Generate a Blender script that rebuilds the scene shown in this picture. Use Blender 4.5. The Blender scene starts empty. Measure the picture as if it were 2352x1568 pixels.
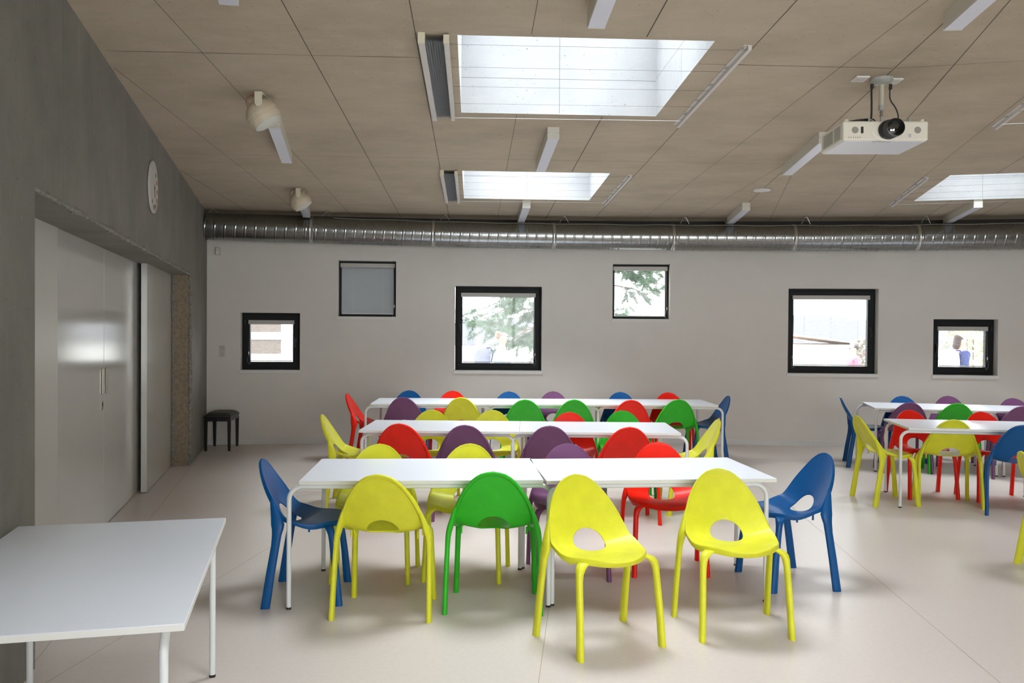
import bpy, bmesh, math, random
from mathutils import Vector, Matrix
C = bpy.context.scene
COL = C.collection
PI = math.pi

# ------------------------------------------------------------------ camera
CAM_H = 1.6
cam_d = bpy.data.cameras.new('camera')
cam_d.sensor_width = 36.0
cam_d.lens = 36.0 * 1988.0 / 2352.0
cam_d.clip_start = 0.05
cam_d.clip_end = 300
cam = bpy.data.objects.new('camera', cam_d)
COL.objects.link(cam)
_p, _r = 0.0133, 0.0074
_fw = Vector((0, math.cos(_p), -math.sin(_p)))
_u0 = Vector((0, math.sin(_p), math.cos(_p)))
_R = math.cos(_r) * Vector((1, 0, 0)) + math.sin(_r) * _u0
_U = -math.sin(_r) * Vector((1, 0, 0)) + math.cos(_r) * _u0
M = Matrix((( _R.x, _U.x, -_fw.x, 0), (_R.y, _U.y, -_fw.y, 0), (_R.z, _U.z, -_fw.z, CAM_H), (0, 0, 0, 1)))
cam.matrix_world = M
C.camera = cam

# ------------------------------------------------------------------ world, exposure
W = bpy.data.worlds.new('overcast_sky'); C.world = W; W.use_nodes = True
nt = W.node_tree
for n in list(nt.nodes): nt.nodes.remove(n)
wo = nt.nodes.new('ShaderNodeOutputWorld'); bg = nt.nodes.new('ShaderNodeBackground')
bg.inputs[0].default_value = (0.93, 0.965, 1.0, 1); bg.inputs[1].default_value = 4.5
nt.links.new(bg.outputs[0], wo.inputs[0])
C.view_settings.view_transform = 'Standard'
C.view_settings.look = 'None'
C.view_settings.gamma = 1
C.view_settings.use_curve_mapping = False
C.view_settings.exposure = 0.75
C.cycles.max_bounces = 10
C.cycles.diffuse_bounces = 6
C.cycles.glossy_bounces = 4
C.cycles.transparent_max_bounces = 16
C.cycles.sample_clamp_indirect = 6
C.cycles.use_denoising = True

def portal_or_fill_lamp(name, center, u, v, su, sv, radiance=0, color=(0.95, 0.975, 1.0), spread=180):
    """light portals for openings, or added area lamps when radiance is given; u,v unit axes, light points along -(u x v)"""
    d = bpy.data.lights.new(name, 'AREA'); d.shape = 'RECTANGLE'; d.size = su; d.size_y = sv
    if radiance: d.energy = radiance * PI * su * sv; d.color = color; d.spread = math.radians(spread)
    else: d.cycles.is_portal = True
    o = bpy.data.objects.new(name, d); COL.objects.link(o)
    u = Vector(u).normalized(); v = Vector(v).normalized(); w = u.cross(v)
    o.matrix_world = Matrix(((u.x, v.x, w.x, center[0]), (u.y, v.y, w.y, center[1]), (u.z, v.z, w.z, center[2]), (0, 0, 0, 1)))
    return o

SKY_L, REAR_L = {'A': 7.5, 'B': 10.5, 'E': 6.0, 'C': 5.5, 'D': 2.5}, 2.3        # radiance of lamps added to boost daylight at the roof lights and rear glazing
# ------------------------------------------------------------------ materials
def mat(name, color, rough=0.5, metal=0.0, spec=0.5, noise=0.0, nscale=8.0, bump=0.0, bscale=60.0, stretch=(1, 1, 1), color2=None, coat=0.0, wear=None):
    m = bpy.data.materials.new(name); m.use_nodes = True
    t = m.node_tree; b = t.nodes['Principled BSDF']
    b.inputs['Base Color'].default_value = (*color, 1)
    b.inputs['Roughness'].default_value = rough
    b.inputs['Metallic'].default_value = metal
    b.inputs['Specular IOR Level'].default_value = spec
    b.inputs['Coat Weight'].default_value = coat
    tc = t.nodes.new('ShaderNodeTexCoord'); mp = t.nodes.new('ShaderNodeMapping')
    mp.inputs['Scale'].default_value = stretch
    t.links.new(tc.outputs['Object'], mp.inputs['Vector'])
    if noise > 0 or color2:
        nz = t.nodes.new('ShaderNodeTexNoise'); nz.inputs['Scale'].default_value = nscale
        nz.inputs['Detail'].default_value = 6; nz.inputs['Roughness'].default_value = 0.6
        t.links.new(mp.outputs[0], nz.inputs['Vector'])
        mx = t.nodes.new('ShaderNodeMix'); mx.data_type = 'RGBA'
        c2 = color2 or tuple(max(0, c * (1 - noise)) for c in color)
        mx.inputs[6].default_value = (*color, 1); mx.inputs[7].default_value = (*c2, 1)
        rp = t.nodes.new('ShaderNodeMapRange'); rp.inputs[1].default_value = 0.35; rp.inputs[2].default_value = 0.65
        t.links.new(nz.outputs['Fac'], rp.inputs[0]); t.links.new(rp.outputs[0], mx.inputs[0])
        t.links.new(mx.outputs[2], b.inputs['Base Color'])
    if bump > 0:
        n2 = t.nodes.new('ShaderNodeTexNoise'); n2.inputs['Scale'].default_value = bscale; n2.inputs['Detail'].default_value = 3
        t.links.new(mp.outputs[0], n2.inputs['Vector'])
        bp = t.nodes.new('ShaderNodeBump'); bp.inputs['Strength'].default_value = bump; bp.inputs['Distance'].default_value = 0.002
        t.links.new(n2.outputs['Fac'], bp.inputs['Height']); t.links.new(bp.outputs[0], b.inputs['Normal'])
    return m

def concrete(name, base, dark, light, grain_axis):
    """board-cast concrete: large blotches, streaks along one axis, pores and pale scuffs"""
    m = bpy.data.materials.new(name); m.use_nodes = True
    t = m.node_tree; b = t.nodes['Principled BSDF']; b.inputs['Roughness'].default_value = 0.75
    b.inputs['Specular IOR Level'].default_value = 0.3
    tc = t.nodes.new('ShaderNodeTexCoord')
    def nz(scale, stretch, lo, hi, det=5):
        mp = t.nodes.new('ShaderNodeMapping'); mp.inputs['Scale'].default_value = stretch
        t.links.new(tc.outputs['Object'], mp.inputs['Vector'])
        n = t.nodes.new('ShaderNodeTexNoise'); n.inputs['Scale'].default_value = scale; n.inputs['Detail'].default_value = det
        n.inputs['Roughness'].default_value = 0.62
        t.links.new(mp.outputs[0], n.inputs['Vector'])
        r = t.nodes.new('ShaderNodeMapRange'); r.inputs[1].default_value = lo; r.inputs[2].default_value = hi
        t.links.new(n.outputs['Fac'], r.inputs[0]); return r.outputs[0]
    def mix(a, bb, f):
        x = t.nodes.new('ShaderNodeMix'); x.data_type = 'RGBA'
        for s, i in ((a, 6), (bb, 7)):
            if isinstance(s, tuple): x.inputs[i].default_value = (*s, 1)
            else: t.links.new(s, x.inputs[i])
        if isinstance(f, float): x.inputs[0].default_value = f
        else: t.links.new(f, x.inputs[0])
        return x.outputs[2]
    def mul(a, k):
        x = t.nodes.new('ShaderNodeMath'); x.operation = 'MULTIPLY'; t.links.new(a, x.inputs[0]); x.inputs[1].default_value = k
        return x.outputs[0]
    st = {'x': (2.2, 6, 6), 'z': (7, 7, 0.5)}[grain_axis]
    c = mix(base, dark, mul(nz(1.5, (1, 1.3, 1.3), 0.35, 0.7), 0.85))
    c = mix(c, dark, mul(nz(1.6, st, 0.45, 0.72), 0.28))
    c = mix(c, light, mul(nz(2.2, st, 0.58, 0.78), 0.32))
    c = mix(c, light, mul(nz(5.0, (1, 3, 3), 0.66, 0.74, 3), 0.35))
    c = mix(c, tuple(v * 0.35 for v in dark), mul(nz(60, (1, 1, 1), 0.73, 0.76, 1), 0.7))
    t.links.new(c, b.inputs['Base Color'])
    n2 = t.nodes.new('ShaderNodeTexNoise'); n2.inputs['Scale'].default_value = 140
    t.links.new(tc.outputs['Object'], n2.inputs['Vector'])
    bp = t.nodes.new('ShaderNodeBump'); bp.inputs['Strength'].default_value = 0.25; bp.inputs['Distance'].default_value = 0.002
    t.links.new(n2.outputs['Fac'], bp.inputs['Height']); t.links.new(bp.outputs[0], b.inputs['Normal'])
    return m

def glass_mat(name, tint=(1, 1, 1)):
    m = bpy.data.materials.new(name); m.use_nodes = True
    t = m.node_tree
    for n in list(t.nodes): t.nodes.remove(n)
    o = t.nodes.new('ShaderNodeOutputMaterial'); tr = t.nodes.new('ShaderNodeBsdfTransparent'); gl = t.nodes.new('ShaderNodeBsdfGlossy')
    gl.inputs['Roughness'].default_value = 0.02; tr.inputs[0].default_value = (*tint, 1)
    fr = t.nodes.new('ShaderNodeFresnel'); fr.inputs[0].default_value = 1.45
    mx = t.nodes.new('ShaderNodeMixShader')
    t.links.new(fr.outputs[0], mx.inputs[0]); t.links.new(tr.outputs[0], mx.inputs[1]); t.links.new(gl.outputs[0], mx.inputs[2])
    t.links.new(mx.outputs[0], o.inputs[0])
    return m

def plastic(name, col):
    return mat(name, col, rough=0.38, spec=0.32, noise=0.10, nscale=9, bump=0.12, bscale=420)
MC = {
 'yellow': plastic('yellow_plastic', (0.72, 0.715, 0.034)),
 'green': plastic('green_plastic', (0.028, 0.46, 0.018)),
 'red': plastic('red_plastic', (0.86, 0.012, 0.0005)),
 'blue': plastic('blue_plastic', (0.0005, 0.082, 0.27)),
 'purple': plastic('purple_plastic', (0.18, 0.066, 0.165)),
}
m_ceil = concrete('ceiling_concrete', (0.50, 0.425, 0.33), (0.39, 0.33, 0.25), (0.60, 0.52, 0.42), 'x')
m_wallc = concrete('wall_concrete', (0.24, 0.23, 0.21), (0.17, 0.167, 0.152), (0.32, 0.31, 0.285), 'z')
m_well = concrete('skylight_well_concrete', (0.42, 0.425, 0.43), (0.33, 0.335, 0.34), (0.48, 0.48, 0.48), 'x')
m_wjoint = mat('well_joint', (0.15, 0.15, 0.155), rough=0.9)
m_joint = mat('formwork_joint', (0.10, 0.085, 0.07), rough=0.9)
m_jointl = mat('formwork_joint_pale', (0.16, 0.15, 0.13), rough=0.9)
m_plaster = mat('white_plaster', (0.745, 0.71, 0.67), rough=0.85, spec=0.2, noise=0.03, nscale=3, bump=0.15, bscale=150)
m_floor = mat('beige_linoleum', (0.64, 0.575, 0.535), rough=0.36, spec=0.45, noise=0.05, nscale=40, bump=0.02, bscale=25)
m_seam = mat('floor_weld', (0.40, 0.32, 0.26), rough=0.5)
m_rough = mat('broken_concrete', (0.30, 0.235, 0.16), rough=0.95, noise=0.4, nscale=30, bump=1.0, bscale=60, color2=(0.20, 0.165, 0.125))
m_mortar = mat('mortar_edge', (0.17, 0.16, 0.145), rough=0.95, noise=0.4, nscale=40, bump=1.0, bscale=70, color2=(0.28, 0.27, 0.25))
m_door = mat('white_lacquer', (0.56, 0.555, 0.53), rough=0.13, spec=0.5, noise=0.02, nscale=2)
m_doorl = mat('pale_lacquer', (0.58, 0.575, 0.54), rough=0.35, spec=0.4)
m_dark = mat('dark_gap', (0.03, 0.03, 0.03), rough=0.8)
m_steel = mat('brushed_steel', (0.30, 0.27, 0.23), rough=0.35, metal=1.0)
m_galv = mat('galvanised_steel', (0.36, 0.37, 0.365), rough=0.24, metal=1.0, noise=0.25, nscale=18, bump=0.05, bscale=25, stretch=(5, 1, 1))
m_galv2 = mat('galvanised_collar', (0.62, 0.62, 0.60), rough=0.25, metal=1.0)
m_wire = mat('steel_wire', (0.55, 0.55, 0.55), rough=0.35, metal=0.9)
m_gwire = mat('thin_guide_wire', (0.10, 0.10, 0.11), rough=0.7, spec=0.1)
m_black = mat('black_window_frame', (0.008, 0.009, 0.010), rough=0.5, spec=0.22, noise=0.1)
m_blackp = mat('black_plastic', (0.01, 0.01, 0.01), rough=0.35)
m_blackr = mat('black_rubber', (0.02, 0.02, 0.02), rough=0.6)
m_blind = mat('white_blind_slat', (0.80, 0.81, 0.82), rough=0.45)
m_blindg = mat('grey_blind_slat', (0.42, 0.44, 0.46), rough=0.4)
m_head = mat('pale_grey_aluminium', (0.48, 0.46, 0.44), rough=0.45)
m_top = mat('white_laminate', (0.77, 0.80, 0.86), rough=0.30, spec=0.5, noise=0.01, nscale=4)
m_edge = mat('cream_edging', (0.76, 0.76, 0.72), rough=0.5)
m_tube = mat('white_enamel_tube', (0.74, 0.76, 0.77), rough=0.3, spec=0.5)
m_fix = mat('cream_lamp_housing', (0.62, 0.60, 0.53), rough=0.45)
m_diff = mat('frosted_lamp_diffuser', (0.66, 0.67, 0.76), rough=0.35)
m_spk = mat('cream_speaker_plastic', (0.62, 0.54, 0.41), rough=0.5, noise=0.03)
m_spkg = mat('pale_speaker_grille', (0.58, 0.57, 0.52), rough=0.7, bump=0.4, bscale=600)
m_orange = mat('orange_cable', (0.42, 0.10, 0.03), rough=0.5)
m_white = mat('white_plastic', (0.72, 0.71, 0.68), rough=0.4)
m_whiteb = mat('off_white_plastic', (0.60, 0.57, 0.54), rough=0.45)
m_proj = mat('white_projector_plastic', (0.72, 0.69, 0.60), rough=0.4)
m_projs = mat('white_projector_panel', (0.66, 0.68, 0.74), rough=0.4)
m_grill = mat('grey_grille', (0.34, 0.32, 0.28), rough=0.6)
m_alu = mat('painted_aluminium', (0.40, 0.41, 0.38), rough=0.4)
m_lens = mat('lens_glass', (0.004, 0.005, 0.004), rough=0.04, spec=1.0, coat=1.0)
m_ink = mat('grey_print', (0.12, 0.12, 0.12), rough=0.6)
m_lamin = mat('black_stool_wood', (0.006, 0.007, 0.009), rough=0.3)
m_leather = mat('dark_stool_leather', (0.030, 0.026, 0.022), rough=0.4, bump=0.4, bscale=120)
m_pleat = mat('grey_blind_fabric', (0.62, 0.63, 0.65), rough=0.8)
m_rail = mat('white_blind_rail', (0.62, 0.59, 0.57), rough=0.4)
m_capc = mat('cream_rail_cap', (0.70, 0.66, 0.52), rough=0.5)
m_glass = glass_mat('window_glass', (0.97, 0.985, 0.98))
m_clock = mat('white_clock_face', (0.55, 0.53, 0.49), rough=0.5)
m_cr = mat('clock_red', (0.30, 0.06, 0.03), rough=0.6); m_cb = mat('clock_blue', (0.05, 0.10, 0.16), rough=0.6); m_cbr = mat('clock_brown', (0.26, 0.14, 0.08), rough=0.6)

# ------------------------------------------------------------------ mesh helpers
class MB:
    def __init__(s): s.v = []; s.f = []; s.m = []
    def add(s, vs, fs, mi=0):
        o = len(s.v); s.v += [tuple(v) for v in vs]; s.f += [tuple(i + o for i in f) for f in fs]; s.m += [mi] * len(fs)
    def box(s, x0, x1, y0, y1, z0, z1, mi=0, fr=None):
        vs = [(x, y, z) for z in (z0, z1) for y in (y0, y1) for x in (x0, x1)]
        if fr: vs = [fr(*v) for v in vs]
        s.add(vs, [(0, 2, 3, 1), (4, 5, 7, 6), (0, 1, 5, 4), (2, 6, 7, 3), (0, 4, 6, 2), (1, 3, 7, 5)], mi)
    def quad(s, a, b, c, d, mi=0): s.add([a, b, c, d], [(0, 1, 2, 3)], mi)
    def cyl(s, p0, p1, r0, r1=None, n=20, mi=0, cap=True):
        r1 = r0 if r1 is None else r1
        p0 = Vector(p0); p1 = Vector(p1); w = (p1 - p0).normalized()
        u = w.orthogonal().normalized(); v = w.cross(u)
        vs = [p0 + r0 * (math.cos(2 * PI * i / n) * u + math.sin(2 * PI * i / n) * v) for i in range(n)]
        vs += [p1 + r1 * (math.cos(2 * PI * i / n) * u + math.sin(2 * PI * i / n) * v) for i in range(n)]
        fs = [(i, (i + 1) % n, n + (i + 1) % n, n + i) for i in range(n)]
        if cap: fs += [tuple(reversed(range(n))), tuple(range(n, 2 * n))]
        s.add(vs, fs, mi)
    def tube(s, pts, r, n=10, mi=0, cap=True):
        pts = [Vector(p) for p in pts]; rs = r if isinstance(r, (list, tuple)) else [r] * len(pts)
        u = None; rings = []
        for i, p in enumerate(pts):
            t = (pts[min(i + 1, len(pts) - 1)] - pts[max(i - 1, 0)]).normalized()
            if u is None: u = t.orthogonal().normalized()
            u = (u - t * u.dot(t)).normalized(); v = t.cross(u)
            rings.append([p + rs[i] * (math.cos(2 * PI * k / n) * u + math.sin(2 * PI * k / n) * v) for k in range(n)])
        s.loft(rings, mi, cap)
    def loft(s, rings, mi=0, cap=True):
        n = len(rings[0]); vs = [p for r in rings for p in r]; fs = []
        for j in range(len(rings) - 1):
            for k in range(n):
                fs.append((j * n + k, j * n + (k + 1) % n, (j + 1) * n + (k + 1) % n, (j + 1) * n + k))
        if cap: fs += [tuple(reversed(range(n))), tuple(range((len(rings) - 1) * n, len(rings) * n))]
        s.add(vs, fs, mi)
    def lathe(s, prof, n=32, fr=lambda x, y, z: (x, y, z), mi=0):
        """prof = [(r, z)], spun about z"""
        rings = [[fr(r * math.cos(2 * PI * k / n), r * math.sin(2 * PI * k / n), z) for k in range(n)] for r, z in prof]
        s.loft(rings, mi, cap=False)
    def build(s, name, mats, parent=None, smooth=None, bevel=0, seg=2, loc=None, rotz=None):
        me = bpy.data.meshes.new(name); me.from_pydata(s.v, [], s.f)
        if not isinstance(mats, (list, tuple)): mats = [mats]
        for m in mats: me.materials.append(m)
        for p, mi in zip(me.polygons, s.m): p.material_index = mi
        bm = bmesh.new(); bm.from_mesh(me); bmesh.ops.recalc_face_normals(bm, faces=bm.faces)
        if bevel:
            es = [e for e in bm.edges if len(e.link_faces) == 2 and e.calc_face_angle(0) > 0.6]
            bmesh.ops.bevel(bm, geom=es, offset=bevel, segments=seg, affect='EDGES', profile=0.5)
        bm.to_mesh(me); bm.free()
        if smooth:
            for p in me.polygons: p.use_smooth = True
            me.set_sharp_from_angle(angle=math.radians(smooth))
        o = bpy.data.objects.new(name, me); COL.objects.link(o)
        if parent: o.parent = parent
        if loc is not None: o.location = loc
        if rotz is not None: o.rotation_euler = (0, 0, rotz)
        return o

def empty(name, loc=(0, 0, 0), rotz=0, label=None, cat=None, group=None, kind=None):
    o = bpy.data.objects.new(name, None); COL.objects.link(o); o.location = loc; o.rotation_euler = (0, 0, rotz)
    o.empty_display_size = 0.1
    return tag(o, label, cat, group, kind)
def tag(o, label=None, cat=None, group=None, kind=None):
    if label: o['label'] = label
    if cat: o['category'] = cat
    if group: o['group'] = group
    if kind: o['kind'] = kind
    return o
def children_of(o): return [c for c in COL.objects if c.parent == o]
def copy_tree(o, parent=None, swap=None):
    c = o.copy(); COL.objects.link(c)
    if parent: c.parent = parent
    if swap and o.type == 'MESH' and not o.get('fixed_material'):
        c.data = swap(o.data)
    for ch in children_of(o): copy_tree(ch, c, swap)
    return c
def lerp(a, b, t): return a + (b - a) * t
def catmull(P, n):
    out = []
    for i in range(len(P) - 1):
        p0 = P[max(i - 1, 0)]; p1 = P[i]; p2 = P[i + 1]; p3 = P[min(i + 2, len(P) - 1)]
        for k in range(n):
            t = k / n
            out.append(tuple(0.5 * (2 * b + (c - a) * t + (2 * a - 5 * b + 4 * c - d) * t * t + (3 * b - a - 3 * c + d) * t ** 3) for a, b, c, d in zip(p0, p1, p2, p3)))
    out.append(tuple(P[-1])); return out

# ------------------------------------------------------------------ room geometry
def zc(x, y): return 3.425 - 0.0225 * y                 # ceiling falls gently towards the back wall
def yw(x): return 12.26 - 0.0150 * (x - 1.35) ** 2      # gently curved back wall
LW0 = Vector((-2.224, 4.034)); LWd = Vector((-0.2422, 0.9702)).normalized(); LWn = Vector((LWd.y, -LWd.x))  # left wall: point, direction, inward normal
def lw(s, off=0.0, z=0.0):
    """point s metres along the left wall from the near jamb, off metres into the room"""
    p = LW0 + LWd * s + LWn * off
    return Vector((p.x, p.y, z))
YR = -3.2                                               # rear wall behind the camera
XR = 9.6                                                # far right wall

def finish_structure(o, label=None):
    o['kind'] = 'structure'
    return o

# floor
s_corner = 8.06
fl = MB()
xs = [x * 0.4 for x in range(-13, 26)]
fl.add([(-5.2, YR - .3, 0), (XR + .3, YR - .3, 0), (XR + .3, 12.7, 0), (-5.2, 12.7, 0)], [(0, 1, 2, 3)])
def strip2(mb, a, b, w, z, mi):
    a = Vector(a); b = Vector(b); d = (b - a).normalized(); n = Vector((-d.y, d.x)) * w / 2
    mb.quad((*(a - n), z), (*(b - n), z), (*(b + n), z), (*(a + n), z), mi)
for a, b in [((-.12, 1.0), (0.235, 5.1)), ((0.245, 5.2), (.86, 12.2)), ((-3.96, 11.1), (-1.9, 2.6)), ((-1.76, 6.3), (-2.25, 2.6)), ((2.9, 11.9), (2.0, .9)), ((-3.3, 8.4), (9, 8.9)), ((-.9, 2.2), (9, 2.4))]:
    strip2(fl, a, b, 0.004, 0.0006, 1)
floor = fl.build('floor', [m_floor, m_seam]); finish_structure(floor)

# ceiling with skylight openings
def d_of(deg): return Vector((math.sin(math.radians(deg)), math.cos(math.radians(deg))))
D1 = d_of(-2.56); E1 = Vector((D1.y, -D1.x))
D2 = d_of(12.4); E2 = Vector((D2.y, -D2.x))
def rect1(a0, a1, c0, c1): return [D1 * a0 + E1 * c0, D1 * a0 + E1 * c1, D1 * a1 + E1 * c1, D1 * a1 + E1 * c0]
def rect2(o, L, Wd): o = Vector(o); return [o, o + E2 * Wd, o + E2 * Wd + D2 * L, o + D2 * L]
SKY = [('A', rect1(5.065, 6.715, -.105, 1.41), D1, E1), ('B', rect1(8.90, 10.52, -.125, 1.40), D1, E1), ('E', rect1(1.23, 2.88, -.105, 1.41), D1, E1),
       ('C', rect2((4.495, 8.925), 1.58, 1.515), D2, E2), ('D', rect2((3.69, 5.17), 1.60, 1.515), D2, E2)]
bm = bmesh.new()
def loop(pts):
    vs = [bm.verts.new((p[0], p[1], zc(p[0], p[1]))) for p in pts]
    return [bm.edges.new((vs[i], vs[(i + 1) % len(vs)])) for i in range(len(vs))]
a = lw(-8, -0.02); b = lw(s_corner + .5, -0.02)
outer = [(-1.2, YR - .25), (XR + .25, YR - .25), (XR + .25, 12.6), (-4.9, 12.6)]
es = loop(outer)
for _, r, _, _ in SKY: es += loop(r)
bmesh.ops.triangle_fill(bm, use_beauty=True, edges=es)
for f in bm.faces:
    if f.normal.z > 0: f.normal_flip()
cj = MB()
# joints: long lines of region one, cross lines, mirrored about the fold line
SEAM0 = Vector((2.454, 5.689)); SD = d_of(5.04); SN = Vector((SD.y, -SD.x))
def seam_side(p): return (p - SEAM0).dot(SN)
def mirror(p): return p - 2 * seam_side(p) * SN
def in_rect(p, r):
    o = r[0]; u = (r[1] - r[0]); v = (r[3] - r[0])
    return 0 < (p - o).dot(u) / u.length_squared < 1 and 0 < (p - o).dot(v) / v.length_squared < 1
def inside_room(p): return (p - LW0).dot(LWn) > 0.01 and p.y > YR and p.x < XR and p.y < yw(p.x)
def joint(pts_fn, n=260, w=0.007, flip=False, seed=0):
    """draw the part of a line that lies on the ceiling"""
    run = []
    def flush():
        if len(run) > 1:
            a, b = run[0], run[-1]; d = (b - a).normalized(); nn = Vector((-d.y, d.x)) * w / 2
            q = [a - nn, b - nn, b + nn, a + nn]
            cj.quad(*[(p.x, p.y, zc(p.x, p.y) - 0.0012) for p in q])
    for i in range(n + 1):
        p = pts_fn(i / n)
        ok = (seam_side(p) <= 0)
        if flip: p = mirror(p)
        ok = ok and inside_room(p) and not any(in_rect(p, r) for _, r, _, _ in SKY)
        if ok: run.append(p)
        else: flush(); run = []
    flush()
random.seed(4)
for k in range(-2, 16):
    c = -3.033 + 0.6715 * k
    for fl_ in (False, True):
        joint(lambda t: D1 * (-3.5 + 15.6 * t) + E1 * c, flip=fl_, w=random.choice((0.004, 0.006, 0.0075)))
for al in (-3.0, -.2, 2.62, 5.47, 8.33, 11.12):
    for fl_ in (False, True):
        joint(lambda t: D1 * al + E1 * (-6 + 14 * t), flip=fl_, n=500, w=random.choice((0.004, 0.005)))
joint(lambda t: SEAM0 + SD * (-9 + 15.3 * t) - SN * 0.001, w=0.006)
me = bpy.data.meshes.new('ceiling'); 
for i, (v, f) in enumerate([(cj.v, cj.f)]):
    base = len(bm.verts)
    nv = [bm.verts.new(p) for p in v]
    for ff in f:
        nf = bm.faces.new([nv[k] for k in ff]); nf.material_index = 1
        nf.normal_update()
        if nf.normal.z > 0: nf.normal_flip()
bm.to_mesh(me); bm.free(); me.materials.append(m_ceil); me.materials.append(m_joint)
ceiling = bpy.data.objects.new('ceiling', me); COL.objects.link(ceiling); finish_structure(ceiling)

# skylight wells, glazing
WELL = 1.0
for k, (nm, r, D, Ee) in enumerate(SKY):
    w = MB(); n = 4
    for i in range(4):
        p, q = r[i], r[(i + 1) % 4]
        zt = zc(*p) + WELL; zm = zc(*((p + q) / 2)) + 0.27
        out = ((p + q) / 2 - (r[0] + r[2]) / 2).normalized()
        def P(a, t, z): v = p.lerp(q, a) + out * t; return (v.x, v.y, z)
        w.quad(P(0, 0, zc(*p)), P(1, 0, zc(*q)), P(1, 0, zm), P(0, 0, zm))
        w.quad(P(0, 0, zm + .004), P(1, 0, zm + .004), P(1, 0, zt), P(0, 0, zt))
        w.quad(P(0, 0, zm), P(1, 0, zm), P(1, 0.0, zm + .004), P(0, 0.0, zm + .004), 1)
        # slab thickness behind the lining so the well is solid
        w.quad(P(-.1, .12, zc(*p) + .03), P(1.1, .12, zc(*q) + .03), P(1.1, .12, zt), P(-.1, .12, zt))
        w.quad(P(0, 0, zt), P(1, 0, zt), P(1.1, .12, zt), P(-.1, .12, zt))
        w.quad(P(.498, -.001, zc(*p) + .005), P(.500, -.001, zc(*p) + .005), P(.500, -.001, zt), P(.498, -.001, zt), 1)
    wo_ = w.build('window_%d' % (7 + k), [m_well, m_wjoint]); finish_structure(wo_)
    fr = MB(); cx = (r[0] + r[2]) / 2; z0 = zc(*cx) + WELL + .02
    for i in range(4):
        p, q = r[i], r[(i + 1) % 4]; d = (q - p).normalized(); nn = Vector((-d.y, d.x))
        def Q(a, t, z): v = p + d * a + nn * t; return (v.x, v.y, z)
        L = (q - p).length
        fr.box(0, L, -.06, .03, z0 - .02, z0 + .05, fr=lambda x, y, z: Q(x, y, z))
    fr.build('window_frame', m_white, parent=wo_)
    g = MB(); g.add([(p.x, p.y, z0 + .03) for p in r], [(0, 1, 2, 3)]); g.build('pane', m_glass, parent=wo_)
    portal_or_fill_lamp('skylight_fill_lamp', (cx.x, cx.y, z0 + .06), (Ee.x, Ee.y, 0), (D.x, D.y, 0), (r[1] - r[0]).length - .06, (r[3] - r[0]).length - .06, radiance=SKY_L[nm], color=(0.90, 0.95, 1.0), spread=125)

# back wall with six window openings
WIN = [('1', -3.726, -2.937, 1.021, 1.812), ('2', -2.424, -1.630, 1.770, 2.551), ('3', -0.805, 0.420, 1.023, 2.216),
       ('4', 1.420, 2.232, 1.768, 2.548), ('5', 3.879, 5.097, 1.020, 2.212), ('6', 5.821, 6.647, 1.020, 1.793)]
TH = 0.40
wb = MB()
X0, X1 = -4.6, XR + .2
xbr = sorted(set([X0 + (X1 - X0) * i / 40 for i in range(41)] + [v for w_ in WIN for v in w_[1:3]]))
zbr = sorted(set([0, 3.6] + [v for w_ in WIN for v in w_[3:5]]))
def hole(x, z): return any(w_[1] < x < w_[2] and w_[3] < z < w_[4] for w_ in WIN)
def nrm(x):
    sl = -2 * 0.0150 * (x - 1.35); return Vector((sl, -1)).normalized()     # towards the room
def wp(x, off, z):
    """point on the back wall; off > 0 goes outdoors"""
    n = nrm(x); return Vector((x - n.x * off, yw(x) - n.y * off, z))
for i in range(len(xbr) - 1):
    for j in range(len(zbr) - 1):
        xa, xb_, za, zb_ = xbr[i], xbr[i + 1], zbr[j], zbr[j + 1]
        if hole((xa + xb_) / 2, (za + zb_) / 2): continue
        wb.quad(wp(xa, 0, za), wp(xb_, 0, za), wp(xb_, 0, zb_), wp(xa, 0, zb_))
        wb.quad(wp(xa, TH, za), wp(xb_, TH, za), wp(xb_, TH, zb_), wp(xa, TH, zb_))
for _, xa, xb_, za, zb_ in WIN:
    for (p, q) in (((xa, za), (xb_, za)), ((xb_, za), (xb_, zb_)), ((xb_, zb_), (xa, zb_)), ((xa, zb_), (xa, za))):
        wb.quad(wp(p[0], 0, p[1]), wp(q[0], 0, q[1]), wp(q[0], TH, q[1]), wp(p[0], TH, p[1]))
wall_back = wb.build('wall_back', m_plaster); finish_structure(wall_back)
me = wall_back.data; 
# cove skirting of the floor covering
bs = MB()
for i in range(40):
    xa = -4.15 + i * 13.7 / 40; xb_ = xa + 13.7 / 40
    bs.quad(wp(xa, -.004, 0), wp(xb_, -.004, 0), wp(xb_, -.004, .075), wp(xa, -.004, .075))
    bs.quad(wp(xa, -.004, .075), wp(xb_, -.004, .075), wp(xb_, 0, .078), wp(xa, 0, .078))
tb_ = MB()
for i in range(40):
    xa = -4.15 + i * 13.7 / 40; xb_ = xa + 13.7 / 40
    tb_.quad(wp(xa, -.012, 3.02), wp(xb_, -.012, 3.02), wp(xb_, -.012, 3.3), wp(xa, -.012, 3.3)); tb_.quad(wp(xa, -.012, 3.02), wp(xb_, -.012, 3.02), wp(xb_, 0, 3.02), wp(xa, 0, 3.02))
finish_structure(tb_.build('gap_shade_strip', mat('painted_gap_shade', (0.05, 0.047, 0.043), rough=0.9)))  # dark strip added, its colour paints the shade in the gap above the duct
finish_structure(bs.build('baseboard_back', mat('plaster_skirting', (0.70, 0.69, 0.68), rough=0.6)))

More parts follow.
